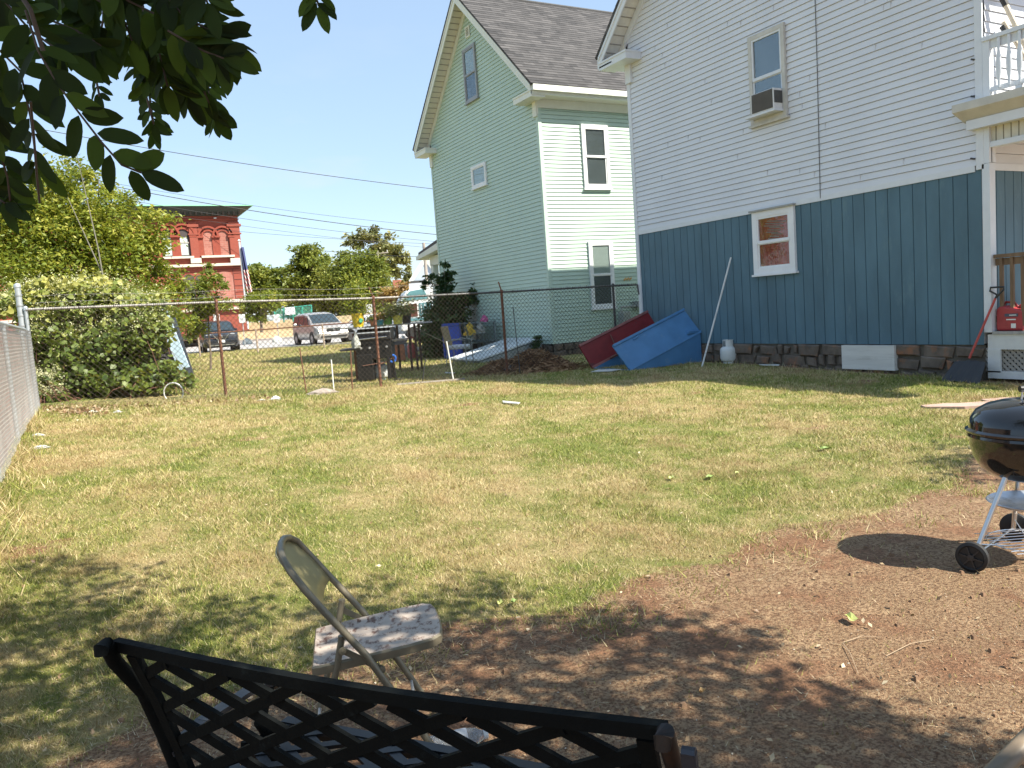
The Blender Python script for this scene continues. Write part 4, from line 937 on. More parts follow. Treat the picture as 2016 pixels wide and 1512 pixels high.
# ================================================================ FAR BACKDROP
def blob(px,py,rpx,rpy,D,dz=1.0): P=dep(px,py,D); return (P.x,P.y,P.z,rpx*D/FPX,rpx*D/FPX*dz,rpy*D/FPX)
GT='trees behind the parked cars'
P=dep(520,640,92); tree('background_tree','green leafy tree just right of the brick building',P.x,P.y,1.5,[blob(520,570,38,45,92),blob(505,545,28,30,92),blob(548,560,30,35,92)],9000,.42,L_mid,bark,.25,'tree',GT,seed=21)
P=dep(612,640,84); tree('background_tree','darker green tree in the middle, left of the round lighter one',P.x,P.y,1.5,[blob(605,500,28,26,84),blob(618,530,40,35,84),blob(590,560,30,45,84),blob(640,580,30,35,84)],11000,.4,L_dark if 0 else L_mid,bark,.3,'tree',GT,seed=22)
P=dep(700,650,76); tree('background_tree','broad round bright green tree above the silver van',P.x,P.y,1.2,[blob(695,560,62,55,76),blob(735,545,35,40,76),blob(660,575,45,45,76),blob(700,520,45,28,76),blob(735,590,35,35,76)],22000,.34,L_mid,bark,.35,'tree',GT,seed=23)
P=dep(730,640,105); tree('background_tree','tall sparse olive tree rising behind the round green tree',P.x,P.y,1.5,[blob(730,465,36,22,105),blob(695,475,28,14,105),blob(760,490,38,20,105),blob(790,505,22,18,105),blob(775,530,24,18,105),blob(745,510,40,20,105)],6500,.5,L_olive,bark,.35,'tree',GT,ncl=170,clr=.13,seed=24,shell=.2)
P=dep(800,640,70); tree('shrub','rust coloured shrub with thin twigs in front of the cream building',P.x,P.y,.5,[blob(795,580,40,18,70),blob(815,595,30,16,70),blob(770,590,22,16,70)],5000,.3,L_rust,bark,.12,'shrub',seed=25)
P=dep(806,640,78); tree('conifer_tree','small dark pointed conifer in front of the pale blue house',P.x,P.y,.5,[blob(806,558,16,12,78),blob(806,540,9,18,78)],2500,.28,L_olive,bark,.12,'tree',seed=26)
P=dep(515,650,56); tree('small_street_tree','small feathery yellow green tree beside the brick building corner',P.x,P.y,1.2,[blob(512,588,38,12,56),blob(500,600,30,12,56),blob(530,600,26,10,56),blob(500,622,22,14,56)],6000,.2,L_lime,bark,.1,'tree',seed=27)
P=dep(410,690,24); tree('sapling','slender sapling with drooping bright leaves in front of the brick wall',P.x,P.y,.3,[blob(412,520,12,22,24),blob(408,560,30,22,24),blob(425,600,32,22,24),blob(395,600,35,28,24),blob(440,565,12,18,24),blob(385,640,25,28,24)],3600,.15,L_mid,bark,.03,'tree',ncl=110,clr=.22,seed=28,shell=.3,aspect=.35)
# a distant line of greenery closing the horizon
def far_mass(x0,x1,D,py,h,seed,name,lab):
    rs=np.random.RandomState(seed); n=9000; px=x0+(x1-x0)*rs.rand(n); q=[dep(a,py,D) for a in px]; P_=np.array([(v.x,v.y,v.z) for v in q])
    P_[:,2]=1.5+(P_[:,2]+h*(.6+.4*np.sin(px*.045+seed)+.25*np.sin(px*.13))-1.5)*np.sqrt(rs.rand(n)); P_[:,:2]+=rs.normal(size=(n,2))*3
    V,F=leaf_arrays(P_,1.1*(.6+.8*rs.rand(n)),rs); tag(npmesh(name,V,F,L_mid,None,np.repeat(np.clip(.4+.25*rs.normal(size=n),0,1),4)),lab,'trees',kind='stuff')
far_mass(-300,470,150,600,3.0,31,'distant_woodland','distant band of trees behind the big yellow green tree')
far_mass(560,1000,135,575,1.5,32,'distant_greenery','distant band of trees behind the cars and cream building')
# large yellow-green tree behind the fence
P=dep(190,720,19.5)
tree('yellow_green_tree','big yellow green tree leaning over the vine covered fence corner',P.x,P.y,.4,
 [blob(120,400,90,70,19),blob(60,470,110,110,19),blob(170,450,110,90,19),blob(230,490,85,75,19.2),blob(120,540,130,80,18.6),blob(280,530,55,60,19.5),blob(300,590,60,40,19.5),blob(-60,470,110,120,19),blob(150,350,60,40,19),blob(250,600,90,50,19),blob(330,640,45,50,19.5),blob(290,450,55,55,19.5),blob(325,520,40,60,19.8),blob(350,600,30,50,19.8),blob(245,400,45,45,19.3)],
 56000,.115,L_lime,bark_pale,.07,'tree',ncl=620,clr=.2,seed=41,limbs=22,shell=.35,aspect=.42)
tk_=thing('bare_tree_stems','pale thin bare stems rising through the yellow green tree','stems',tuple(ong(235,790)))
for a,b_ in (((228,690),(150,300)),((262,700),(120,360))):
    A=dep(a[0],a[1],17.2); B=dep(b_[0],b_[1],17.6); A0=Vector((A.x,A.y,.35)); MB().tube([A0,A,A.lerp(B,.5)+Vector((.05,0,.05)),B],[.022,.018,.014,.006],8).build('stem',bark_pale,tk_,smooth=True)
# vines on the fence corner
def vine(name,lab,pxs,D0,n,ls,seed,m):
    rs=np.random.RandomState(seed); bl=[blob(*p) for p in pxs]; P_,t_,C_=blob_points(bl,n,rs,.6,n//14,.16); ok=(P_[:,2]>.35)&(rs.rand(n)<.45+.3*P_[:,2]); P_=P_[ok]; t_=t_[ok]; n=len(P_)
    # height makes leaves paler with blossom
    size=ls*(.55+.9*rs.rand(n)); d=rs.normal(size=(n,3)); d[:,2]=d[:,2]*.5-.35; d/=np.linalg.norm(d,axis=1)[:,None]; nn=rs.normal(size=(n,3))+np.array([.45,-.75,.9]); s=np.cross(d,nn); s/=np.linalg.norm(s,axis=1)[:,None]; u=np.cross(s,d)
    sz=size[:,None]; P0=P_; V=np.stack([P0,P0+d*sz*.12+s*sz*.38+u*sz*.05,P0+d*sz*.5+s*sz*.40+u*sz*.1,P0+d*sz,P0+d*sz*.5-s*sz*.40+u*sz*.1,P0+d*sz*.12-s*sz*.38+u*sz*.05],1).reshape(-1,3)
    i=np.arange(n)[:,None]*6; F=np.concatenate([i+[[0,1,2,3]],i+[[0,3,4,5]]],0)
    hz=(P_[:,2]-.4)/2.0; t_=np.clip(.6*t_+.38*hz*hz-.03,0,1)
    c=C_[0]; t=thing(name,lab,'vine',(float(P_[:,0].mean()),float(P_[:,1].mean()),.4)); npmesh('foliage',V,F,m,t,np.repeat(t_,6))
    # blossom sprays
    top=P_[:,2]>np.percentile(P_[:,2],45); Q=P_[top][rs.choice(top.sum(),min(int(top.sum()),2200),replace=False)]; Q=np.repeat(Q,9,0)+rs.normal(size=(len(Q)*9,3))*np.array([.05,.05,.07]); Q[:,2]+=.05
    V,F=leaf_arrays(Q,.035,rs); npmesh('blossom',V,F,leafmat('blossom_cream',(.45,.45,.22),(.62,.6,.36),(.75,.74,.52),.3),t,np.repeat(rs.rand(len(Q)),4))
    st=MB()
    for k in range(90):
        e=Vector(C_[rs.randint(len(C_))]); b0=Vector((e.x+rs.normal()*.35,e.y+rs.normal()*.2,.35)); st.tube([b0,b0.lerp(e,.5)+Vector((0,-.1,.1)),e],[.008,.006,.003],4)
    st.build('stems',mat('vine_stem',(.16,.07,.05),.8),t,fix=False); return t
vine('flowering_vine','dense knotweed vine with pale blossom piled over the fence corner',
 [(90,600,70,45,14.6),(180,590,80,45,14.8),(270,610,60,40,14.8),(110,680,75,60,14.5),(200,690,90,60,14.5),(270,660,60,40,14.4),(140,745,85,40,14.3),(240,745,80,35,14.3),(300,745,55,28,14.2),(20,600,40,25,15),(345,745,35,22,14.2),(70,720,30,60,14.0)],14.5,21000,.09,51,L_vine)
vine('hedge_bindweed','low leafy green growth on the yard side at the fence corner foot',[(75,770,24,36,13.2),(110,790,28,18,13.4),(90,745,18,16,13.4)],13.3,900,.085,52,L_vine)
# blue board and black netting inside the vines
q=[dep(300,597,15.6),dep(325,603,15.6),dep(372,722,15.4),dep(352,730,15.4)]
bb_=thing('tarp_covered_frame','pale blue board edge over black netting beside the vine','tarp frame',(q[2].x,q[2].y,.4)); nb=(fw*.04)
MB().ext(q,nb).build('board',mat('pale_blue_board',(.42,.56,.66),.6,var=.1,sc=6,stain=(.6,.65,.7),st=.6),bb_)
rs=random.Random(5); nt_=MB()
for k in range(170):
    a=dep(rs.uniform(265,335),rs.uniform(650,730),15.75+rs.random()*.3); nt_.tube([a,a+Vector((rs.uniform(-.3,.3),rs.uniform(-.1,.1),rs.uniform(-.25,.25))),a+Vector((rs.uniform(-.4,.4),.1,rs.uniform(-.3,.2)))],.006,3)
nt_.build('netting_strands',mat('net_black',(.03,.03,.035),.5),bb_,fix=False)
k_=MB(); Pq=[dep(255,640,16.2),dep(325,620,16.2),dep(362,735,16.0),dep(262,748,16.0)]; k_.ext(Pq,fw*.5); k_.build('dark_cover',mat('cover_black',(.02,.02,.022),.35,bmp=.8,bsc=9),bb_)
w_=MB(); 
for i in range(40):
    a=dep(rs.uniform(285,335),rs.uniform(592,612),15.5); w_.tube([a,a+Vector((rs.uniform(-.18,.18),0,rs.uniform(-.08,.05)))],rs.uniform(.008,.02),4)
w_.build('torn_edge',mat('torn_white',(.7,.72,.75),.5),bb_,fix=False)
hp=ong(343,784); tag(MB().tube([(hp.x+cr.x*.165*math.cos(a),hp.y+cr.y*.165*math.cos(a),hp.z+.10+.165*math.sin(a)) for a in np.linspace(0,2*math.pi,28)[:-1]],.011,6,True).build('hoop',mat('hoop_white',(.75,.75,.72),.5),smooth=True),'thin white hoop standing on edge in the weeds below the vine','hoop')
# dark green bush on the mint house
def bpts(lst): return [blob(*p) for p in lst]
P=dep(880,700,24.5)
tree('dark_bush','dark green bush growing against the mint house corner',P.x,P.y,.25,bpts([(868,640,42,55,24),(890,600,30,35,24),(850,665,28,40,23.5),(915,590,22,18,24),(868,560,22,28,24),(880,530,12,18,24),(900,645,30,45,24),(935,572,10,12,24),(840,560,12,10,24.5),(860,690,30,20,23.5)]),12500,.125,L_dark,bark,.05,'bush',ncl=330,clr=.2,seed=61,shell=.3)
# far buildings
hs=thing('cream_building','low cream building partly hidden by the fence and shrubs','building',tuple(dep(790,640,80))); a=dep(765,625,80); b_=dep(845,621,80); 
def facing_box(mb,pxa,pxb,pyt,pyb,D,depth=6,z0=None):
    a=dep(pxa,pyb,D); b_=dep(pxb,pyb,D); zt=dep((pxa+pxb)/2,pyt,D).z; z0=a.z if z0 is None else z0; u=(b_-a); u.z=0; n=Vector((-u.y,u.x,0)).normalized()
    if n.dot(fw)<0: n=-n
    mb.ext([(a.x,a.y,z0),(b_.x,b_.y,z0),(b_.x,b_.y,zt),(a.x,a.y,zt)],n*depth); return mb
facing_box(MB(),738,838,594,625,80,8,.2).build('wall',mat('cream_render',(.68,.66,.46),.8,var=.05),hs)
facing_box(MB(),752,772,578,600,82,3,2.5).build('gable_block',mat('cream_render'),hs) if 0 else facing_box(MB(),752,772,578,594,82,3,3.0).build('gable_block',MC['cream_render'],hs)
rb=thing('low_shed','long dark red low structure behind the parked white car','shed',tuple(dep(770,640,62))); facing_box(MB(),742,802,616,634,60,3,.3).build('body',mat('dull_red',(.28,.06,.045),.8,var=.2,sc=1),rb); facing_box(MB(),740,804,613,616,59.9,3.2,dep(770,616,60).z).build('rim',mat('rim_cream',(.6,.5,.4),.8),rb)
ph=thing('pale_blue_house','distant pale blue house with steep triangular front gable','house',tuple(dep(835,640,62))); a=dep(808,553,62); b_=dep(870,550,62); c=dep(838,512,62)
MB().ext([a,b_,c],fw*6).build('gable',mat('pale_blue_siding',(.42,.48,.55),.7,var=.06),ph)
MB().bar(a+Vector((0,0,-.1))-fw*.1,c+Vector((0,0,.1))-fw*.1,.3,.12).bar(b_-fw*.1,c+Vector((0,0,.1))-fw*.1,.3,.12).build('gable_trim',MC['mint_white_trim'],ph)
facing_box(MB(),811,872,556,632,62,6,.3).build('wall',mat('pale_grey_siding',(.55,.57,.6),.7),ph); facing_box(MB(),808,874,551,556,61.8,6.5,dep(840,557,62).z).build('roof_edge',mat('edge_dark',(.07,.07,.07),.8),ph)
facing_box(MB(),829,838,568,580,61.9,.1,dep(833,581,61.9).z).build('window',mat('far_window',(.06,.06,.07),.3),ph)
rh=thing('red_brick_house','far red roofed house peeking between trees','house',tuple(dep(787,600,110))); facing_box(MB(),777,792,551,600,110,6,1.5).build('wall',mat('far_red',(.4,.16,.12),.8),rh)
# green railing on the bank
gr=thing('green_railing','long green metal railing on top of the tan bank','railing',tuple(dep(580,628,63))); gm_=mat('rail_green',(.05,.30,.22),.5); rl_=MB(); ba=MB()
a0_=dep(540,628,64); a1_=dep(613,624,64); t0_=dep(540,609,64); t1_=dep(613,601,64)
rl_.tube([t0_,t1_],.05,6).tube([a0_+Vector((0,0,.1)),a1_+Vector((0,0,.1))],.04,6); 
for i in range(5): t=i/4; rl_.tube([a0_.lerp(a1_,t)-Vector((0,0,.3)),t0_.lerp(t1_,t)],.06,6)
rl_.build('rail',gm_,gr)
for i in range(34): t=i/33; ba.tube([a0_.lerp(a1_,t),t0_.lerp(t1_,t)],.022,4)
ba.build('bars',gm_,gr); b_=dep(572,623,63.8); MB().bc(b_+Vector((0,0,.45)),(.8,.05,.6),Matrix.Rotation(-YAW,4,'Z')).build('sign_plate',white_tr,gr)
# parking signs
sg=thing('parking_sign','small white parking sign on a thin post, leftmost of the row above the dark car','sign',(0,0,0)); 
MB().tube([(0,0,0),(0,0,2.35)],.035,6).build('post',mat('sign_post',(.4,.4,.38),.6,.4),sg,world=False); MB().bc((0,-.05,2.1),(.4,.03,.56)).build('plate',mat('sign_white',(.72,.72,.68),.6),sg,world=False)
MB().bc((0,-.068,2.12),(.2,.01,.03)).bc((0,-.068,2.02),(.24,.01,.03)).build('text_lines',mat('sign_grey',(.35,.3,.3),.6),sg,world=False)
sg['group']='parking signs across the street'
for i,(px,py,D,lab) in enumerate([(427,627,52,None),(477,627,52,'small white parking sign directly right of the dark car'),(545,627,54,'small white parking sign left of the green railing'),(727,608,50,'small white sign right of the silver van behind potted plant')]):
    P=dep(px,py,D); z=P.z-2.1
    if i==0: sg.location=(P.x,P.y,z); sg.rotation_euler=(0,0,-YAW)
    else: dup(sg,(P.x,P.y,z),-YAW,lab)
for k,(px,py) in enumerate([(486,666),(545,664)]):
    P=dep(px,py,57); tag(MB().lathe([(.3,0),(.33,.15),(.22,.36),(.08,.45),(0,.46)],(P.x,P.y,.3),10,sx=1.1).build('white_boulder',mat('boulder_white',(.65,.66,.6),.9,var=.1),smooth=True),['white painted boulder beside the dark car','white painted boulder beside the kerb under the middle sign'][k],'boulder')

# ================================================================ CARS
tyre=mat('tyre',(.02,.02,.02),.8); rim=mat('wheel_rim',(.35,.35,.36),.4,.6); cglass=mat('car_glass',(.03,.045,.055),.06,var=.1); chrome=mat('chrome',(.6,.6,.62),.2,.9); lamp=mat('headlamp',(.6,.62,.62),.15); blackp=mat('black_trim',(.02,.02,.02),.5)
def interp(T,x):
    for (xa,za),(xb,zb2) in zip(T,T[1:]):
        if xa<=x<=xb: return za+(zb2-za)*(x-xa)/(xb-xa)
    return T[0][1] if x<T[0][0] else T[-1][1]
def car(name,label,cat,loc,rz,top,hw,belt,color,xw,xr,glass_x,wheels,plate=True,side_mat=None,h0=.28):
    t=thing(name,label,cat,loc,rz); xs_=sorted(set([p[0] for p in top]+list(np.linspace(top[0][0],top[-1][0],22)))); ring=[]; vs=[];fs=[]
    x0,x1=top[0][0],top[-1][0]
    for x in xs_:
        tz=interp(top,x); e=min(1,min(x-x0,x1-x)/.45); w=hw*(.80+.2*math.sqrt(max(0,e)))
        bz=min(belt,tz-.02); k=max(0,(tz-bz)/max(.01,max(p[1] for p in top)-belt)); k=min(k,1); wt=w*(.90-.14*k)
        half=[(w*.9,h0),(w,h0+.12),(w*1.0,(h0+bz)/2),(w*.975,bz),(wt+.03*k,tz-.07*k-.015),(wt*.82,tz+.01),(0,tz+.025)]
        ring.append((x,half)); 
        for y,z in half: vs.append((x,y,z))
        for y,z in half[-2::-1]: vs.append((x,-y,z))
    n=13
    for i in range(len(xs_)-1):
        for k in range(n): a=i*n+k; b_=i*n+(k+1)%n; fs.append((a,b_,b_+n,a+n))
    fs+= [tuple(range(n)),tuple(range((len(xs_)-1)*n,len(xs_)*n))[::-1]]
    MB().add(vs,fs).build('body',color,t,smooth=True,world=False)
    def hwid(x,z):
        tz=interp(top,x); f=(z-belt)/(tz-belt+1e-6); k=(tz-belt)/(max(p[1] for p in top)-belt); w=hw*.975; wt=hw*(.90-.14*k)+.03*k; return w+(wt-w)*min(1,max(0,f))
    # windscreen and rear glass
    for nm,(xa,xb) in (('windscreen',xw),('rear_window',xr)):
        za,zb2=interp(top,xa),interp(top,xb); m_=MB(); wa=hw*.80; wb=hw*.70; vs=[]
        for t_ in np.linspace(0.04,.94,6):
            x=xa+(xb-xa)*t_; z=interp(top,x)+.02; w=wa+(wb-wa)*t_
            for s_ in (-1,-.5,0,.5,1): vs.append((x+(0 if nm!='windscreen' else .03*(1-s_*s_)),s_*w,z+.02*(1-s_*s_)))
        m_.add(vs,[(i*5+j,i*5+j+1,i*5+j+6,i*5+j+5) for i in range(5) for j in range(4)]); m_.build(nm,cglass,t,smooth=True,world=False)
    for s_ in (1,-1):
        for (xa,xb,xc,xd) in glass_x:   # bottom a-b, top c-d
            m_=MB(); zt=min(interp(top,xc),interp(top,xd))-.11
            m_.add([(xa,s_*(hwid(xa,belt+.03)+.012),belt+.03),(xb,s_*(hwid(xb,belt+.03)+.012),belt+.03),(xd,s_*(hwid(xd,zt)+.02),zt),(xc,s_*(hwid(xc,zt)+.02),zt)],[(0,1,2,3)]); m_.build('side_window',side_mat or cglass,t,world=False)
        m_=MB().bc((glass_x[0][1]+.12,s_*(hw+.12),belt+.1),(.12,.2,.14)); m_.build('mirror',color,t,world=False,bevel=.03)
        MB().lathe([(0,0),(.06,.02),(.11,.03),(.12,.0)],(x1-.22,s_*hw*.62,top[-1][1]+.22),10,Matrix.Rotation(R(70),4,'Y'),sx=.7,sy=1.7).build('headlight',lamp,t,smooth=True,world=False)
        for wx in wheels:
            Mw=Matrix.Rotation(R(90)*s_*-1,4,'X'); w_=MB().lathe([(.2,-.1),(.31,-.11),(.335,-.07),(.335,.07),(.31,.11),(.2,.1)],(wx,s_*(hw-.1),.335),24,Mw).build('wheel',tyre,t,smooth=True,world=False)
            MB().lathe([(0,.09),(.05,.11),(.06,.08),(.17,.09),(.21,.11)],(wx,s_*(hw-.1),.335),18,Mw).build('rim',rim,w_,smooth=True,world=False)
            MB().lathe([(.36,.0),(.40,.015),(.40,-.02)],(wx,s_*(hw+.005),.34),24,Mw).build('wheel_arch',blackp,t,world=False)
    fz=top[-1][1]
    MB().bc((x1+.0,0,fz+.12),(.06,hw*.8,.16)).build('grille',blackp,t,world=False,bevel=.01)
    MB().bc((x1-.02,0,fz-.12),(.14,hw*1.75,.22)).build('bumper',color,t,world=False,bevel=.05)
    MB().bc((x1+.01,0,fz-.24),(.1,hw*1.5,.1)).build('lower_intake',blackp,t,world=False,bevel=.01)
    if plate: MB().bc((x1+.06,0,fz-.08),(.015,.34,.17)).build('plate',white_tr,t,world=False)
    return t
silver=mat('silver_paint',(.50,.47,.44),.3,.5,var=.04); blackc=mat('dark_paint',(.022,.026,.034),.2,.2,var=.05); whitec=mat('white_paint',(.68,.69,.7),.3,var=.03)
vt=[(-2.45,.5),(-2.42,1.0),(-2.2,1.62),(-1.9,1.74),(-.5,1.77),(.35,1.68),(1.35,1.13),(1.9,1.02),(2.25,.88),(2.38,.66)]
P=dep(648,681,43.5)
# heading towards the camera, turned 17 degrees to the right
hd=math.atan2(-fw.y,-fw.x)
van=car('silver_minivan','silver minivan parked at the lot edge, facing the camera','car',(P.x,P.y+1.6,.29),hd+R(31),vt,.96,1.05,silver,(1.35,.38),(-2.40,-2.2),[(-2.1,-1.1,-1.95,-1.1),(-1.0,.05,-1.0,-.05),(.15,1.0,.05,.45)],(1.5,-1.45))
gf=MB().lathe([(0,0),(.07,.01),(.07,.03),(0,.035)],(2.43,0,.79),12,Matrix.Rotation(R(90),4,'Y')).build('badge',chrome,van,world=False); MB().bc((2.40,0,.86),(.05,.85,.03)).build('grille_bar',chrome,van,world=False)
stp=[(-2.3,.55),(-2.25,1.1),(-1.95,1.6),(-1.6,1.68),(-.4,1.72),(.25,1.64),(1.05,1.14),(1.7,1.06),(2.15,.95),(2.3,.70)]
P=dep(441,691,43)
suv=car('dark_suv','black car parked facing the camera below the brick building','car',(P.x,P.y+1.6,.27),hd+R(24),stp,.93,1.08,blackc,(1.05,.3),(-2.2,-1.95),[(-2.0,-1.1,-1.85,-1.1),(-1.0,0,-1.0,-.1),(.1,.75,0,.3)],(1.45,-1.35))
MB().bar((2.34,.2,.72),(2.30,.42,1.0),.04,.05).bar((2.34,-.2,.72),(2.30,-.42,1.0),.04,.05).bc((2.37,0,.40),(.05,1.3,.04)).bc((2.36,0,.70),(.04,.44,.03)).lathe([(0,0),(.09,.01),(.09,.03),(0,.04)],(2.34,0,.86),12,Matrix.Rotation(R(90),4,'Y')).build('chrome_strips',chrome,suv,world=False)
st2=[(-2.3,.5),(-2.25,.95),(-1.6,1.08),(-.9,1.40),(.1,1.45),(.5,1.4),(1.2,1.0),(1.9,.92),(2.2,.8),(2.35,.6)]
P=dep(775,677,42)
car('white_sedan','white car parked behind the potted plants table','car',(P.x,P.y+2,.29),hd+R(62),st2,.9,.92,whitec,(1.2,.5),(-1.6,-.95),[(-1.3,-.3,-.8,-.3),(-.2,.9,-.2,.4)],(1.45,-1.35))
# teal and white camper van
cv=thing('teal_camper_van','white and teal camper van behind the dark bush','van',tuple(dep(840,690,40)),-YAW+R(14)); cx0=tuple(cv.location); tealM=mat('teal_paint',(.10,.22,.25),.35,var=.15); 
body=MB().ext([(-1.15,0,.45),(1.8,0,.45),(1.8,0,2.55),(-.3,0,2.6),(-.75,0,2.45),(-1.1,0,2.0),(-1.2,0,1.1)],(0,2,0)); body.build('body',whitec,cv,world=False,bevel=.08)
MB().ext([(-1.05,-.03,1.95),(-.62,-.03,2.42),(.1,-.03,2.5),(.3,-.03,2.0)],(0,.05,0)).bc((.3,-.02,1.0),(2.6,.05,.14)).build('teal_stripe',tealM,cv,world=False)
MB().ext([(-.95,-.035,1.15),(-.95,-.035,1.75),(-.3,-.035,1.8),(-.3,-.035,1.15)],(0,.05,0)).build('cab_window',mat('brown_glass',(.10,.045,.035),.3),cv,world=False)
w_=MB().ext([(-.2,-.035,1.15),(-.2,-.035,1.8),(1.6,-.035,1.85),(1.6,-.035,1.15)],(0,.05,0)).build('side_window',tealM,cv,world=False)
m_=MB()
for i in range(9): m_.bc((-.1+.19*i,-.05,1.5),(.05,.03,.5))
m_.build('window_bars',mat('bars_pale',(.5,.55,.57),.5),w_,world=False)
for x in (-.6,1.3):
    MB().lathe([(.2,-.1),(.31,-.11),(.335,-.07),(.335,.07),(.31,.11),(.2,.1)],(x,.1,.335),20,Matrix.Rotation(R(90),4,'X')).build('wheel',tyre,cv,smooth=True,world=False)
cv.location.z=.3

# ================================================================ UTILITY POLES AND LINES
def upole(px,pyt,D,lab,arm=None):
    P=dep(px,pyt,D); t=thing('utility_pole',lab,'utility pole',(P.x,P.y,.3),0,'utility poles beyond the lot'); pm2=mat('pole_wood',(.34,.3,.26),.9,var=.2)
    MB().tube([(P.x,P.y,.2),(P.x,P.y,P.z)],[.15,.1],8).build('pole',pm2,t,smooth=True)
    if arm: MB().bar(P-cr*arm-Vector((0,0,.25)),P+cr*arm-Vector((0,0,.25)),.12,.12).build('crossarm',pm2,t); MB().lathe([(.05,0),(.06,.2),(0,.25)],P-cr*arm*.9-Vector((0,0,.2)),6).lathe([(.05,0),(.06,.2),(0,.25)],P+cr*arm*.9-Vector((0,0,.2)),6).build('insulators',mat('insulator',(.5,.5,.48),.4),t)
upole(743,494,88,'distant utility pole with crossarm rising from the round green tree',1.2)
upole(834,478,52,'utility pole top showing above the mint house porch roof')
upole(753,578,70,'short grey pole beside the cream building')
def line(name,a,b_,sag,r,lab):
    A,B=dep(*a),dep(*b_); pts=[A.lerp(B,t)-Vector((0,0,sag*4*t*(1-t))) for t in np.linspace(0,1,24)]
    t_=tag(MB().tube(pts,r,5).build(name,mat('cable_black',(.03,.03,.035),.6),smooth=True),lab,'cable','overhead cables crossing the sky')
line('overhead_cable',(-150,210,26),(1300,410,34),.5,.012,'highest overhead cable, the lone one above the others')
line('overhead_cable',(-300,250,36),(1100,480,46),.9,.019,'thickest dark overhead cable of the lower bundle')
line('overhead_cable',(-300,252,37),(1100,462,47),.9,.009,'thin overhead cable running just above the thickest one')
line('overhead_cable',(-300,280,38),(1100,492,48),.9,.011,'overhead cable running just below the thickest one')
line('overhead_cable',(-300,310,39),(1100,508,49),.7,.009,'thin overhead cable, fourth of the bundle from the top')
line('overhead_cable',(200,428,60),(1100,486,66),.5,.013,'lowest overhead cable leaving the brick building roof')
line('overhead_cable',(640,494,70),(1000,503,70),.3,.02,'faint far cable beside the tall sparse tree')

def heap(r,h,seed,c=(0,0,0),jit=.25,n=14):
    rs_=random.Random(seed); m_=MB(); vs=[];fs=[]
    for i in range(7):
        f_=i/6; rr_=math.cos(f_*math.pi/2)**.7
        for k in range(n): a=2*math.pi*k/n; q=1+rs_.uniform(-jit,jit); vs.append((c[0]+r*rr_*q*math.cos(a),c[1]+r*rr_*q*math.sin(a),c[2]+h*f_*(1+rs_.uniform(-jit,jit)*.4)))
    for i in range(6):
        for k in range(n): fs.append((i*n+k,i*n+(k+1)%n,(i+1)*n+(k+1)%n,(i+1)*n+k))
    return m_.add(vs,fs)
# ================================================================ CLUTTER BY THE FENCE
gy=16.0
def wp(px,py,D): return dep(px,py,D)
# black gas grill
O=ong(735,751); D0=(O-CP).dot(fw); u=cr.copy(); vn=Vector((math.sin(YAW),math.cos(YAW),0))
bq=thing('gas_grill','black gas grill cart with pale lid top beside the fence post','grill',(O.x,O.y,O.z)); bkM=mat('grill_black',(.008,.008,.008),.5,var=.3); zg=O.z
def bx3(mb,u0,u1,v0,v1,z0,z1): 
    mb.ext([O+u*u0+vn*v0+Vector((0,0,z0)),O+u*u1+vn*v0+Vector((0,0,z0)),O+u*u1+vn*v1+Vector((0,0,z0)),O+u*u0+vn*v1+Vector((0,0,z0))],(0,0,z1-z0)); return mb
b=MB(); bx3(b,-.30,.02,.0,.5,.03,.55); bx3(b,-.3,.42,.02,.5,.45,.82); bx3(b,.30,.36,.0,.06,-.0,.5); bx3(b,.30,.36,.42,.48,0,.5); b.build('cart',bkM,bq,bevel=.01)
b=MB(); bx3(b,-.62,-.28,.02,.46,.645,.69); b.build('side_shelf',mat('shelf_dark',(.045,.045,.045),.5),bq,bevel=.01)
b=MB(); bx3(b,.44,.70,.02,.46,.78,.81); b.build('side_shelf',MC['shelf_dark'],bq)
b=MB().ext([O+u*-.27+vn*.0+Vector((0,0,.82)),O+u*-.27+vn*.03+Vector((0,0,.98)),O+u*-.27+vn*.2+Vector((0,0,1.06)),O+u*-.27+vn*.5+Vector((0,0,1.06)),O+u*-.27+vn*.5+Vector((0,0,.82))],u*.70); b.build('lid',bkM,bq,bevel=.02)
b=MB(); bx3(b,-.28,.43,.05,.56,1.062,1.078); bx3(b,-.24,.42,-.02,.0,.975,.995); b.build('lid_top',mat('lid_pale',(.55,.58,.6),.35,.3),bq)
b=MB(); 
for k in range(4): b.lathe([(.022,0),(.022,.03),(0,.032)],O+u*(-.18+.17*k)+Vector((0,0,.68))-vn*.0,10,Matrix.Rotation(-YAW,4,'Z')@Matrix.Rotation(R(90),4,'X'))
b.build('knobs',mat('knob_grey',(.3,.3,.3),.4),bq); b=MB().tube([O+u*-.2-vn*.03+Vector((0,0,.86)),O+u*.35-vn*.03+Vector((0,0,.88))],.012,6); b.build('handle',chrome,bq)
b=MB().tube([O+u*.18+vn*.05+Vector((0,0,.34)),O+u*.34+vn*.05+Vector((0,0,.38)),O+u*.4+vn*.02+Vector((0,0,.44))],.012,6).tube([O+u*-.18+vn*-.01+Vector((0,0,.33)),O+u*.3-vn*.01+Vector((0,0,.37))],.008,5); b.build('gas_hose',mat('hose_brown',(.2,.1,.07),.6),bq)
Pt=ong(751,747); bt_=mat('tank_blue_label',(.62,.63,.62),.4,var=.05,stain=(.12,.25,.36),st=.53,ssc=7,stretch=(.6,.6,2.2))
propane('propane_tank',(Pt.x,Pt.y,Pt.z),'propane tank with blue label wrap under the black grill',bt_)
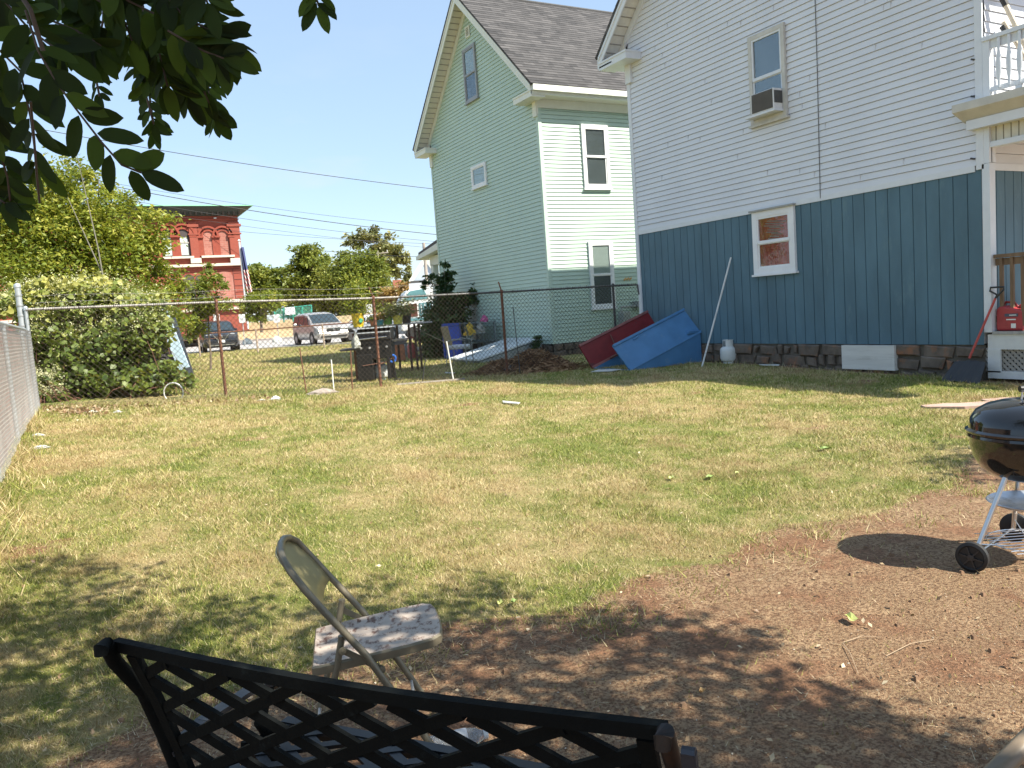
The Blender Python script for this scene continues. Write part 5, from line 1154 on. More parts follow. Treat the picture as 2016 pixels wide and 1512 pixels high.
# brown box and bucket at the grill
b=MB(); bx3(b,-.44,-.30,.5,.8,.0,.98); bk2=b.build('cabinet',mat('brown_cabinet',(.16,.06,.035),.7,var=.2)); tag(bk2,'tall narrow reddish brown cabinet behind the black grill','cabinet'); b=MB(); bx3(b,-.52,-.24,.46,.84,.981,1.0); o=b.build('cabinet_top',mat('cab_top',(.12,.12,.13),.4),bk2)
b=MB(); b=heap(.085,.30,31,jit=.3); q_=O+u*-.26-vn*.10+Vector((0,0,.70)); b.v=[(q_.x+v[0],q_.y+v[1],q_.z+v[2]) for v in b.v]; gbag=b.build('rag_bag',mat('rag_grey',(.32,.33,.30),.8,var=.3),smooth=True); tag(gbag,'greyish cloth bag hanging on the grill left side','bag')
# patio post with blue hose
P=ong(779,748); t=thing('hose_post','short black post with a blue hose loop beside the grill','post',tuple(P)); MB().tube([P,P+Vector((-.02,0,.42))],.03,8).b(P.x-.12,P.x+.12,P.y-.12,P.y+.12,P.z,P.z+.02).build('post',bkM,t); MB().tube([P+Vector((-.03+.07*math.cos(a),.0,.44+.07*math.sin(a))) for a in np.linspace(0,6.2,12)],.022,6,True).build('hose_loop',mat('hose_blue',(.03,.12,.45),.4),t,smooth=True)
# plant table
Q=dep(690,668,17.2); tz=dep(760,655,17.6).z
tb=thing('plant_table','long grey table holding potted plants behind the grill','table',tuple(ong(790,735))); TA=dep(700,656,17.6); TB=dep(852,650,19.2); TA.z=TB.z=1.30
dT=(TB-TA).normalized(); nT=Vector((-dT.y,dT.x,0))
MB().ext([TA,TB,TB+nT*.7,TA+nT*.7],(0,0,.035)).build('table_top',mat('table_grey',(.42,.42,.42),.6,var=.15),tb)
for s_,w_ in ((.5,.05),(.52,.6),(1.55,.05),(1.62,.6),(1.72,.05),(2.05,.3)):
    p_=TA+dT*s_+nT*w_; MB().tube([(p_.x,p_.y,g(p_.x,p_.y)),(p_.x,p_.y,1.3)],.03,8).build('leg',mat('leg_rust_dark',(.06,.035,.03),.7),tb)
MB().bar(TA+dT*.4+nT*.1-Vector((0,0,.42)),TA+dT*1.5+nT*.1-Vector((0,0,.38)),.05,.04).ext([TA+dT*.3+Vector((0,0,-.45)),TA+dT*1.5+Vector((0,0,-.45)),TA+dT*1.5+nT*.6+Vector((0,0,-.45)),TA+dT*.3+nT*.6+Vector((0,0,-.45))],(0,0,.03)).build('lower_shelf',mat('shelf_grey',(.12,.12,.12),.7),tb)
def pot(px,pyb,D,r,h,m_,lab,nl,lr,lh,lm,seed,name='potted_plant'):
    P=dep(px,pyb,D); P.z=1.337 if D>17.3 else P.z; t=thing(name,lab,'potted plant',tuple(P),0,'potted plants on the table'); rs=np.random.RandomState(seed)
    MB().lathe([(r*.78,0),(r,h),(r*1.06,h),(r*1.06,h-.03),(r*.9,h-.03)],n=18).build('pot',m_,t,smooth=True,world=False)
    MB().lathe([(0,h-.04),(r*.95,h-.04)],n=12).build('soil',mat('soil',(.04,.03,.02),.9),t,world=False)
    n=nl; a=rs.normal(size=(n,3))*np.array([lr,lr,lh*.45]); a[:,2]=np.abs(a[:,2]+lh*.5)+h; V,F=leaf_arrays(a,.07,rs); o=npmesh('foliage',V,F,lm,None,np.repeat(rs.rand(n),4)); o.parent=t
    st=MB()
    for k in range(12): e=a[rs.randint(n)]; st.tube([(0,0,h-.05),tuple(e)],.004,4)
    st.build('stems',mat('stem_green',(.08,.12,.03),.7),t,world=False,fix=False)
    return t
yb=mat('bucket_yellow',(.62,.45,.03),.4,var=.06); 
P1=pot(707,654,17.4,.14,.30,yb,'yellow bucket with a tall bright green leafy plant',1700,.15,.62,L_lime,71)
MB().lathe([(.0,0),(.045,.001),(.05,.008),(0,.009)],(.02,-.132,.14),12,Matrix.Rotation(R(85),4,'X')).build('green_emblem',mat('emblem_green',(.05,.3,.15),.5),P1,world=False)
pot(785,653,17.9,.12,.20,mat('bucket_pale_yellow',(.66,.6,.12),.4),'pale yellow bucket with trailing herbs',500,.16,.2,L_olive,72)
pot(748,653,17.8,.11,.12,mat('pot_teal',(.08,.3,.36),.4),'low teal pot with small orange flowers',200,.09,.14,L_rust,73)
pot(765,653,18.0,.12,.18,mat('pot_green',(.16,.35,.07),.5),'green pot with bushy herbs beside the pale yellow bucket',400,.14,.2,L_mid,74)
pot(735,653,17.7,.06,.12,mat('pot_terracotta',(.4,.16,.09),.7),'small terracotta pot at the table left end',90,.06,.1,L_mid,75)
pot(802,652,18.4,.12,.22,mat('pot_black',(.03,.03,.035),.5),'black pot with thin dry stems at the table right end',350,.14,.3,L_olive,76)
# small items on the ground under the table
P=ong(797,704); t=thing('gas_cylinder','small silver cylinder standing in the grass under the table','cylinder',tuple(P)); MB().lathe([(.0,0),(.11,.0),(.12,.05),(.12,.42),(.07,.52),(.03,.56),(.03,.62),(0,.62)],n=16).build('body',mat('cyl_silver',(.45,.5,.52),.3,.5),t,smooth=True,world=False); MB().lathe([(.05,.6),(.05,.68),(0,.68)],n=10).build('cap',mat('cap_white',(.6,.6,.6),.5),t,world=False)
P=ong(812,706); t=thing('red_cylinder','small dull red cylinder standing in the grass beside the silver one','cylinder',tuple(P)); MB().lathe([(.0,0),(.12,.0),(.13,.05),(.13,.38),(.07,.48),(0,.5)],n=16).build('body',mat('cyl_red',(.38,.07,.06),.5),t,smooth=True,world=False); MB().tube([(-.12,0,.6),(0,0,.66),(.12,0,.6)],.025,6).tube([(0,0,.48),(0,0,.66)],.02,6).build('handle',mat('cyl_handle',(.3,.06,.05),.5),t,world=False)
P=ong(782,712); t=thing('orange_crate','rust orange metal crate on the grass behind the grill','crate',tuple(P)); MB().bc((0,0,.26),(.42,.34,.5)).build('box',mat('crate_rust',(.30,.12,.07),.7,var=.3),t,world=False,bevel=.02); MB().bc((0,0,.53),(.46,.38,.04)).build('lid',mat('crate_lid',(.2,.1,.07),.7),t,world=False)
P=ong(838,702); t=thing('low_cart','low dark metal cart with papers beside the bush','cart',tuple(P)); MB().bc((0,0,.2),(.8,.4,.03)).bc((0,0,.05),(.8,.4,.03)).tube([(-.38,0,0),(-.38,0,.45)],.015,6).tube([(.38,0,0),(.38,0,.3)],.015,6).build('frame',mat('cart_dark',(.08,.08,.08),.6),t,world=False); MB().bc((-.1,0,.26),(.35,.25,.08),Matrix.Rotation(.2,4,'Z')).bc((.15,-.05,.24),(.2,.2,.05),Matrix.Rotation(.5,4,'Z')).build('papers',mat('papers',(.45,.44,.42),.8),t,world=False)
# tan chair with white cushion
P=dep(905,704,19.5); P.z=g(P.x,P.y); ch=thing('patio_chair','tan backed patio chair with white cushion facing the bush','chair',tuple(P),-YAW+R(-15)); tan=mat('chair_tan',(.30,.22,.12),.7,var=.12); alu=mat('chair_frame_grey',(.35,.36,.35),.4,.5)
MB().ext([(-.25,-.25,.40),(-.25,.25,.40),(-.36,.25,.98),(-.36,-.25,.98)],(.035,0,0)).build('backrest',tan,ch,world=False,bevel=.015)
MB().bc((0,0,.46),(.48,.46,.10)).build('cushion',mat('cushion_white',(.55,.56,.6),.8),ch,world=False,bevel=.04)
f=MB()
for s_ in (-1,1): 
    f.tube([(.26,s_*.27,0),(.25,s_*.27,.62),(-.02,s_*.27,.66),(-.30,s_*.27,.58)],.014,6).tube([(-.26,s_*.27,0),(-.22,s_*.27,.42),(.25,s_*.27,.42)],.014,6)
f.tube([(.25,-.27,.4),(.25,.27,.4)],.012,6); f.build('frame',alu,ch,smooth=True,world=False)
# blue bin
P=dep(893,700,22.5); P.z=g(P.x,P.y); t=thing('blue_bin','tall blue plastic bin lid side standing behind the tan chair','bin',tuple(P),-YAW); bl=mat('bin_blue',(.02,.07,.42),.4,var=.1)
MB().ext([(-.25,0,0),(.25,0,0),(.24,0,.98),(-.24,0,.98)],(0,.6,0)).build('body',bl,t,world=False,bevel=.03); f=MB(); f.b(-.27,-.22,-.04,0,.03,1.0).b(.22,.27,-.04,0,.03,1.0).b(-.22,.22,-.04,0,.92,1.0).b(-.22,.22,-.04,0,.5,.55).build('ribs',mat('bin_blue_dark',(.012,.05,.3),.4),t,world=False,bevel=.01)
# metal arm chairs + junk
P=dep(938,692,22.3); P.z=g(P.x,P.y); t=thing('metal_armchair','dark metal armchair heaped with yellow and grey cloth by the mint wall','chair',tuple(P),-YAW+R(20)); dm=mat('frame_dark_green',(.09,.11,.1),.5,.3); f=MB()
for s_ in (-1,1):
    f.tube([(.3,s_*.28,0),(.22,s_*.28,.2),(.3,s_*.28,.45),(.28,s_*.28,.66),(-.15,s_*.28,.68),(-.28,s_*.28,.5)],.015,6).tube([(-.25,s_*.28,0),(-.28,s_*.28,.5),(-.36,s_*.26,.98)],.015,6)
    f.tube([(.1,s_*.2,.45),(-.2,s_*.2,.5),(-.33,s_*.15,1.0)],.01,5)
f.tube([(-.36,-.26,.98),(-.36,.26,.98)],.015,6).tube([(.3,-.28,.45),(.3,.28,.45)],.012,6); f.build('frame',dm,t,smooth=True,world=False); MB().bc((0,0,.44),(.5,.5,.03)).build('seat',dm,t,world=False)
rs=np.random.RandomState(3)
def put(mb,P,name,m_,lab,cat,rz=0,sc=(1,1,1)):
    mb.v=[(P[0]+v[0]*sc[0],P[1]+v[1]*sc[1],P[2]+v[2]*sc[2]) for v in mb.v]; o=mb.build(name,m_,smooth=True); tag(o,lab,cat); return o
put(heap(.15,.34,5,jit=.45),P+Vector((-.16,0,.64)),'yellow_cloth',mat('cloth_yellow',(.5,.33,.05),.8,var=.3,sc=9),'mustard yellow cloth heaped on the dark metal armchair','cloth')
put(heap(.17,.30,6,jit=.45),P+Vector((.14,-.05,.66)),'grey_cloth',mat('cloth_grey',(.28,.28,.25),.9,var=.4,sc=12),'grey cloth bundle on the dark metal armchair','cloth')
P=dep(975,690,21.9); P.z=g(P.x,P.y); t=thing('metal_shelf','grey metal shelf unit against the mint wall','shelf',(10.42,P.y,P.z)); f=MB()
sxm=mat('shelf_metal',(.26,.29,.28),.5,.3)
for y in (20.15,21.3):
    for x in (10.05,10.45): f.b(x,x+.05,y,y+.05,P.z,P.z+1.0)
for z in (.42,.95): f.b(10.03,10.52,20.12,21.38,P.z+z,P.z+z+.03)
f.build('frame',sxm,t); MB().b(10.1,10.5,20.2,20.6,P.z+.05,P.z+.40).build('panel',mat('panel_grey',(.3,.32,.32),.7),t)
P2_=Vector((10.25,20.35,P.z+.98)); put(heap(.12,.20,8,jit=.22),P2_,'pink_ball',mat('pink_shiny',(.55,.1,.25),.25,var=.3,sc=14,stain=(.75,.5,.6),st=.6,ssc=11),'pink crumpled balloon resting on the metal shelf','balloon')
P=dep(950,697,21.8); P.z=g(P.x,P.y); put(heap(.14,.24,9),P,'yellow_bag',mat('bag_yellow',(.5,.38,.1),.6),'small yellow bag on the ground beneath the armchair','bag')
P=dep(895,706,16.5)
tag(MB().tube([dep(838,656,18.5),dep(882,677,16.5),dep(900,690,16.0)],.006,5).build('cord',mat('cord_tan',(.3,.25,.15),.7)),'thin tan cord slanting down to the back of the tan chair','cord')
# brush pile
P=ong(1048,728); P.z-=.02
bpile=thing('brush_pile','pile of dry brown twigs and grass at the mint house corner','brush pile',tuple(P)); V=[];rs=np.random.RandomState(9); n=5200
d1=rs.normal(size=(n,2))*np.array([.42,.34]); hh=.42*np.exp(-(d1[:,0]**2/.25+d1[:,1]**2/.2)/1.6); two=rs.rand(n)<.35; d1[two]=rs.normal(size=(two.sum(),2))*np.array([.28,.25]); hh[two]=.26*np.exp(-(d1[two]**2).sum(1)/.2); off=np.where(two[:,None],np.array([-.62,.12]),np.array([.05,0.])); 
xy=(d1+off)@np.array([[cr.x,cr.y],[-cr.y,cr.x]])
B0=np.column_stack([xy+np.array([P.x,P.y]),P.z+hh*rs.rand(n)**.4]); a=rs.rand(n)*6.28; L=.08+.22*rs.rand(n); dx=np.column_stack([np.cos(a)*L,np.sin(a)*L,rs.normal(size=n)*.08]); sx=rs.normal(size=(n,3)); sx/=np.linalg.norm(sx,axis=1)[:,None]; sx*=.005
V=np.stack([B0-dx/2-sx,B0-dx/2+sx,B0+np.array([0,0,.03])+sx,B0+dx/2],1).reshape(-1,3); i=np.arange(n)[:,None]*4
npmesh('twigs',V,np.concatenate([i+[[0,1,2]],i+[[0,2,3]]],0),leafmat('dry_twig',(.11,.055,.03),(.27,.15,.08),(.45,.3,.17),.1,.9),bpile,np.repeat(rs.rand(n),4))
hq=heap(.5,.3,12); hq.v=[(P.x+v[0],P.y+v[1],P.z+v[2]) for v in hq.v]; hq.build('core',mat('pile_core',(.12,.07,.045),.95,var=.4,sc=12,bmp=1),bpile,smooth=True)
Pb=ong(1013,733); put(heap(.24,.17,13,jit=.3,n=18),Pb,'black_bag',mat('bag_black',(.018,.02,.025),.22,bmp=.9,bsc=14),'crumpled black plastic bag in front of the brush pile','bag',sc=(1.2,.8,1))
bsh=dep(1090,668,19.3)
# ivy at the bulkhead end
P=Vector((10.45,17.75,.2)); tree('small_dark_plant','small dark leafy plant at the upper end of the white bulkhead',P.x,P.y,.2,[(10.4,17.72,.62,.16,.12,.14),(10.35,17.7,.4,.14,.12,.2)],420,.07,L_dark,bark,.015,'plant',seed=77,ncl=30)
# rock and edging
P=ong(634,776); put(heap(.16,.10,15,jit=.2),P,'log_chunk',mat('log_grey',(.27,.23,.2),.95,var=.3,sc=15),'weathered chunk of log lying at the fence foot','log',sc=(1.7,.6,1))
for i,(px,py,s_,l) in enumerate([(515,789,.12,'white crushed scrap at the fence foot, left of the log'),(543,788,.15,'torn white scrap at the fence foot, nearest to the log'),(178,812,.16,'white scrap in the leaf litter under the vine'),(75,858,.10,'pale bluish scrap near the left fence post'),(78,882,.14,'flat white scrap in the grass by the left fence'),(232,812,.09,'small white scrap right of another under the vine'),(900,742,.0,'')]):
    if s_: s_*=.65; put(heap(s_,.05 if i!=1 else .12,20+i,jit=.35,n=8),ong(px,py),'white_scrap',MC['paper_white'],l,'litter',sc=(1,.6,.6))
# leaf litter
rs=np.random.RandomState(19); n=2600; x=-.55+3.2*rs.rand(n)**1.6; y=13.45+rs.normal(size=n)*.33; y[:900]=13.1+rs.normal(size=900)*.45; x[:900]=-.3+.5*rs.rand(900)
z=gv(x,y)+.015; V,F=leaf_arrays(np.column_stack([x,y,z]),.05*(.5+rs.rand(n)),rs,droop=0,aspect=.7); tag(npmesh('leaf_litter',V,F,L_brown,None,np.repeat(rs.rand(n),4)),'dry brown leaf litter along the foot of the vine covered fence','leaf litter',kind='stuff')
P_=sample_view(900,1.7,9,-.66,.7,rs); P_=P_[P_[:,1]<7]; n=len(P_); V,F=leaf_arrays(np.column_stack([P_,gv(P_[:,0],P_[:,1])+.012]),.012+.022*rs.rand(n),rs,droop=0,aspect=.6,up_bias=1.5)
tag(npmesh('scattered_dead_leaves',V,F,L_brown,None,np.repeat(rs.rand(n),4)),'tiny dead leaf bits scattered over dirt and near lawn','leaf litter',kind='stuff')
cl_=MB(); P_=sample_view(1400,1.7,6,-.66,.7,rs); P_=P_[dv(P_[:,0],P_[:,1])>.35]
for x,y in P_:
    if math.sin(x*2.7+2*math.sin(y*1.9))<-.1: continue
    r_=.006+.016*rs.rand()**3; z=g(x,y)
    q=[(x+r_*math.cos(a)*rs.uniform(.7,1.2),y+r_*math.sin(a)*rs.uniform(.7,1.2),z-.002) for a in (0,1.25,2.5,3.8,5.0)]
    q2=[(x+(u_-x)*.55,y+(v_-y)*.55,z+r_*rs.uniform(.5,.9)) for u_,v_,_ in q]
    cl_.add(q+q2,[(i,(i+1)%5,5+(i+1)%5,5+i) for i in range(5)]+[(5,6,7,8,9)])
tag(cl_.build('soil_clods',mat('soil_clod',(.20,.12,.07),.95,var=.35,sc=30),fix=False),'small dark soil clods lying over the bare dirt','soil',kind='stuff')
# pink stepping stones
for i,(px,py,w_) in enumerate([(1888,801,.33),(1955,797,.28),(2010,789,.34)]):
    P=ong(px,py); m_=MB(); pts=[(P.x+cr.x*w_*math.cos(a)*1.0-.55*w_*math.sin(a)*cr.y*-1,P.y+cr.y*w_*math.cos(a)+.8*w_*math.sin(a),P.z-.01) for a in (0.2,1.2,2.1,3.0,4.1,5.2)]; m_.ext(pts,(0,0,.035)); tag(m_.build('stepping_stone',mat('stone_pink',(.42,.29,.24),.9,var=.1,sc=7,bmp=.3)),['pinkish stepping stone farthest left of the path','pinkish stepping stone in the middle of the path','pinkish stepping stone nearest the kettle grill lid'][i],'stepping stone','stepping stones near the porch')

# ================================================================ KETTLE GRILL
gx,gy_=4.31-.88*.02-.476*.12,2.36+.476*.02-.88*.12; gz=g(gx,gy_); kg=thing('kettle_grill','black enamel kettle charcoal grill with shiny lid at the right edge','grill',(gx,gy_,gz),-YAW)
enam=mat('black_enamel',(.008,.008,.009),.08,var=.1); enam.node_tree.nodes['Principled BSDF'].inputs['Coat Weight'].default_value=.6
zr_=.68; Rk=.285
lid=MB().lathe([(Rk+.012,zr_+.0),(Rk+.016,zr_+.012),(Rk+.0,zr_+.022),(Rk-.004,zr_+.045),(Rk*.965,zr_+.075),(Rk*.88,zr_+.112),(Rk*.72,zr_+.14),(Rk*.48,zr_+.16),(Rk*.24,zr_+.169),(0,zr_+.171)],n=64).build('lid',enam,kg,smooth=True,world=False)
MB().lathe([(.03,zr_+.17),(.045,zr_+.175),(.045,zr_+.182),(.0,zr_+.185)],n=20).build('vent_damper',mat('damper_alu',(.55,.56,.57),.35,.8),lid,smooth=True,world=False)
MB().tube([(-.05,0,zr_+.165),(-.047,0,zr_+.21),(.047,0,zr_+.21),(.05,0,zr_+.165)],.006,8).build('handle_bracket',mat('damper_alu2',(.6,.6,.62),.3,.8),lid,smooth=True,world=False)
MB().tube([(-.06,0,zr_+.222),(.06,0,zr_+.222)],.016,12).build('lid_handle',mat('handle_black',(.015,.015,.015),.5),lid,smooth=True,world=False)
MB().lathe([(Rk+.009,zr_-.004),(Rk+.012,zr_-.018),(Rk-.003,zr_-.024),(Rk*.985,zr_-.07),(Rk*.93,zr_-.13),(Rk*.82,zr_-.185),(Rk*.64,zr_-.228),(Rk*.42,zr_-.25),(0,zr_-.258)],n=64).build('bowl',enam,kg,smooth=True,world=False)
bar_=MB(); 
legs=[]
for tp_,bt2 in (((-.17,-.06,zr_-.20),(-.36,-.09,.077)),((.05,.18,zr_-.20),(.09,.30,.077)),((.17,-.10,zr_-.20),(.27,-.17,0))):
    top=Vector(tp_); bot=Vector(bt2); legs.append((top,bot)); MB().tube([top,bot],.0125,12).build('leg',mat('leg_alu',(.62,.62,.62),.28,.85,var=.05),kg,smooth=True,world=False)
for i in (0,1):
    c_=legs[i][1]; ax=(legs[0][1]-legs[1][1]); ax.z=0; ax.normalize(); s_=1 if i==0 else -1
    Mw=Vector((0,0,1)).rotation_difference(ax*s_).to_matrix().to_4x4(); C_=Vector((c_.x,c_.y,.077))+ax*s_*.03
    w_=MB().lathe([(.03,-.02),(.062,-.019),(.076,-.013),(.077,.0),(.076,.013),(.062,.019),(.055,.012),(.03,.012)],C_,36,Mw).build('wheel',mat('wheel_black',(.015,.015,.016),.6),kg,smooth=True,world=False)
    h_=MB().lathe([(0,.025),(.016,.023),(.018,.01)],C_,16,Mw)
    for k in range(6):
        a=k*math.pi/3; p0=C_+(Mw@Vector((.012*math.cos(a),.012*math.sin(a),.016))); p1=C_+(Mw@Vector((.056*math.cos(a),.056*math.sin(a),.014))); h_.bar(p0,p1,.01,.006,ax)
    h_.build('hub',mat('hub_black',(.03,.03,.032),.45),w_,world=False)
MB().tube([legs[0][1]+Vector((0,0,.0)),legs[1][1]],.006,8).build('axle',mat('leg_alu'),kg,world=False) if 0 else MB().tube([(legs[0][1].x,legs[0][1].y,.077),(legs[1][1].x,legs[1][1].y,.077)],.006,8).build('axle',MC['leg_alu'],kg,smooth=True,world=False)
rk=MB(); c0=Vector((0,0,.10))
for k in range(9):
    y=-.18+.045*k; rk.tube([(-.20,y,.10),(.20,y,.10)],.0025,5)
rk.tube([(.21*math.cos(a),.21*math.sin(a),.10) for a in np.linspace(0,6.28,28)[:-1]],.003,5,True)
for t_,b__ in legs: q=t_.lerp(b__,.86); rk.tube([q,(q.x*.5,q.y*.5,.10)],.003,5)
rk.build('bottom_rack',MC['leg_alu'],kg,world=False)
MB().lathe([(0,.275),(.10,.279),(.17,.292),(.205,.312),(.21,.314),(.205,.318),(.17,.298),(.10,.285),(0,.281)],n=44).build('ash_tray',mat('ash_tray_alu',(.55,.57,.6),.35,.75,var=.2,sc=9,stain=(.3,.3,.3),st=.6,ssc=14),kg,smooth=True,world=False)
MB().tube([(0,0,.28),(0,0,zr_-.25)],.008,8).build('vent_rod',MC['leg_alu'],kg,world=False)

# ================================================================ FOLDING CHAIR
fc=mat('chair_tan_metal',(.19,.165,.115),.42,.25,var=.12,sc=9,stain=(.13,.08,.05),st=.68,ssc=30)
seatm=mat('worn_seat',(.42,.355,.30),.7,.0,var=.22,sc=9,stain=(.13,.07,.05),st=.545,ssc=45,stretch=(1,.6,1)); backm=mat('chair_back_panel',(.30,.26,.13),.4,.3,var=.15,sc=5)
def folding_chair(name,label,loc,rz,group=None):
    """x forward, y across"""
    t=thing(name,label,'folding chair',loc,rz,group)
    # front-leg / back hoop: one bent tube each side, joined over the top
    W2=.192; f=MB()
    def side(s_): return [Vector((.22,s_*W2,.0)),Vector((.08,s_*W2,.26)),Vector((-.02,s_*W2,.445)),Vector((-.13,s_*W2,.60)),Vector((-.185,s_*(W2-.005),.68))]
    a_=side(1); b_=side(-1)
    arc=[]
    for k in range(9):
        th=math.pi*k/8; arc.append(Vector((-.185-.075*math.sin(th)**.7-.0,(W2-.005)*math.cos(th),.68+.105*math.sin(th)**.6)))
    f.tube(a_[:-1]+arc+b_[:-1][::-1],.0115,10); f.build('frame_hoop',fc,t,smooth=True,world=False)
    vs=[];fs=[];K=10
    zs_=[.585,.62,.66,.70,.735,.76,.775]
    for z in zs_:
        if z<=.68: w=W2-.005; x=-.12-.06*(z-.585)/.095
        else: s_=((z-.68)/.105)**(1/.6); s_=min(.98,s_); w=(W2-.005)*math.sqrt(1-s_*s_); x=-.185-.075*s_**.7
        for k in range(K+1): y=w*(2*k/K-1); vs.append((x-.022*(1-(y/(W2))**2)+.0,y,z))
    for i in range(len(zs_)-1):
        for k in range(K): q=i*(K+1)+k; fs.append((q,q+1,q+K+2,q+K+1))
    o=MB().add(vs,fs).build('back_panel',backm,t,smooth=True,world=False); md=o.modifiers.new('s','SOLIDIFY'); md.thickness=.004
    # rear legs
    for s_ in (1,-1):
        MB().tube([(-.24,s_*.158,0),(-.115,s_*.162,.40),(-.09,s_*.165,.50)],.011,10).lathe([(.012,0),(.012,.01),(0,.015)],(-.089,s_*.165,.50),8).build('rear_leg',fc,t,smooth=True,world=False)
        MB().bar((-.095,s_*.179,.47),(.03,s_*.181,.385),.02,.004,Vector((0,0,1))).lathe([(0,0),(.012,.002),(.012,.008),(0,.01)],(-.09,s_*.183,.468),10,Matrix.Rotation(R(-90*s_),4,'X')).lathe([(0,0),(.012,.002),(.012,.008),(0,.01)],(.025,s_*.185,.388),10,Matrix.Rotation(R(-90*s_),4,'X')).build('hinge_link',fc,t,world=False)
        MB().lathe([(.015,0),(.016,.03),(.012,.04)],(.22,s_*W2,-.0),10).lathe([(.015,0),(.016,.03),(.012,.04)],(-.24,s_*.158,0),10).build('foot_cap',mat('foot_cap_rubber',(.25,.22,.17),.7),t,world=False)
    MB().tube([(.13,-W2,.16),(.13,W2,.16)],.006,8).tube([(-.20,-.158,.13),(-.20,.158,.13)],.006,8).build('cross_bar',mat('bar_grey_steel',(.5,.47,.45),.4,.4),t,world=False)
    # seat: rounded front, down-turned lip
    out=[(-.19,-.162),(-.19,.162),(-.16,.167),(.12,.172),(.195,.165),(.225,.142),(.235,.09),(.238,0),(.235,-.09),(.225,-.142),(.195,-.165),(.12,-.172),(-.16,-.167)]
    tilt=lambda x:.42+.035*(x+.2)/.4
    n=len(out); vs=[(x,y,tilt(x)-.03) for x,y in out]+[(x,y,tilt(x)-.006) for x,y in out]+[(x*.975,y*.965,tilt(x)) for x,y in out]+[(x*.86,y*.84,tilt(x)-.007) for x,y in out]+[(0.01,0,tilt(0)-.012)]
    fs=[]
    for r_ in range(3):
        for k in range(n): fs.append((r_*n+k,r_*n+(k+1)%n,(r_+1)*n+(k+1)%n,(r_+1)*n+k))
    for k in range(n): fs.append((3*n+k,3*n+(k+1)%n,4*n))
    fs.append(tuple(range(n)))
    o=MB().add(vs[2*n:],[tuple(i-2*n for i in f_) for f_ in fs if min(f_)>=2*n]).build('seat',seatm,t,smooth=True,world=False)
    MB().add(vs[:3*n],[f_ for f_ in fs if max(f_)<3*n]).build('seat_rim',fc,t,smooth=False,world=False)
    return t
CHL=(.757,2.533,g(.757,2.533))
chair1=folding_chair('folding_chair','worn tan metal folding chair with rust speckled seat beyond the bench back',CHL,R(-16.7))

# ================================================================ PARK BENCH
iron=mat('cast_iron_black',(.003,.004,.004),.75,.0,var=.3,sc=9,stain=(.012,.016,.016),st=.64,ssc=16,bmp=.2,bsc=60)
BO=Vector((-.03,1.87,0)); bu=Vector((.602,-.799,0)); bv=Vector((.799,.602,0)); BL_=1.215
bz0=0.0
bench=thing('park_bench','black cast iron lattice back park bench seen from behind','bench',(BO.x,BO.y,0))
def bpnt(u,v,z): return BO+bu*u+bv*v+Vector((0,0,z))
def backv(z): t=max(0,min(1,(.86-z)/.44)); return .015+.15*t**.8
def ptop(u): t=u/BL_; return .835-.018*math.sin(math.pi*t)*1.0
iron.node_tree.nodes['Principled BSDF'].inputs['Specular IOR Level'].default_value=.12
# lattice clipped to the panel
lat=MB(); u0,u1=.055,BL_-.045; zb0=.47
pitch_u,pitch_z=.178,.094
def clipseg(ua,za,ub,zb_):
    pts=[]; N=80; res=[]
    for i in range(N+1):
        t=i/N; u_=ua+(ub-ua)*t; z=za+(zb_-za)*t
        if u0<=u_<=u1 and zb0<=z<=ptop(u_)-.010: res.append((u_,z))
    return res
th=.011
for fam in (1,-1):
    for k in range(-8,24):
        ua=k*pitch_u+(.03 if fam==1 else .075); r_=clipseg(ua,zb0,ua+fam*pitch_u*(.5/pitch_z)*1.0,zb0+.5)
        if len(r_)<3: continue
        step=max(1,len(r_)//4); pp=r_[::step]+([r_[-1]] if r_[-1]!=r_[::step][-1] else [])
        for (a1_,z1_),(a2_,z2_) in zip(pp,pp[1:]):
            A=bpnt(a1_,backv(z1_),z1_); B=bpnt(a2_,backv(z2_)+.0,z2_); lat.bar(A,B,.0235,th+.001*fam,bu.cross(B-A).cross(B-A).normalized() if 0 else (B-A).cross(bv))
lat.build('backrest_lattice',iron,bench)
fr=MB(); tr_=MB()
N=16
for i in range(N):
    ua,ub=.004+(BL_-.008)*i/N,.004+(BL_-.008)*(i+1)/N
    A=bpnt(ua,backv(.82)-.004,ptop(ua)); B=bpnt(ub,backv(.82)-.004,ptop(ub)); tr_.bar(A+Vector((0,0,.004)),B+Vector((0,0,.004)),.024,.02,Vector((0,0,1)))
top_=tr_
fr.bar(bpnt(u0-.03,backv(zb0),zb0),bpnt(u1+.02,backv(zb0),zb0),.04,.02)
for u_ in (u0-.005,u1+.005):
    for za,zb_ in ((zb0,.58),(.58,.70),(.70,.82)): fr.bar(bpnt(u_,backv(za),za),bpnt(u_,backv(zb_),zb_),.028,.016,bu)
fr.build('backrest_frame',iron,bench); top_.build('top_rail',iron,bench)
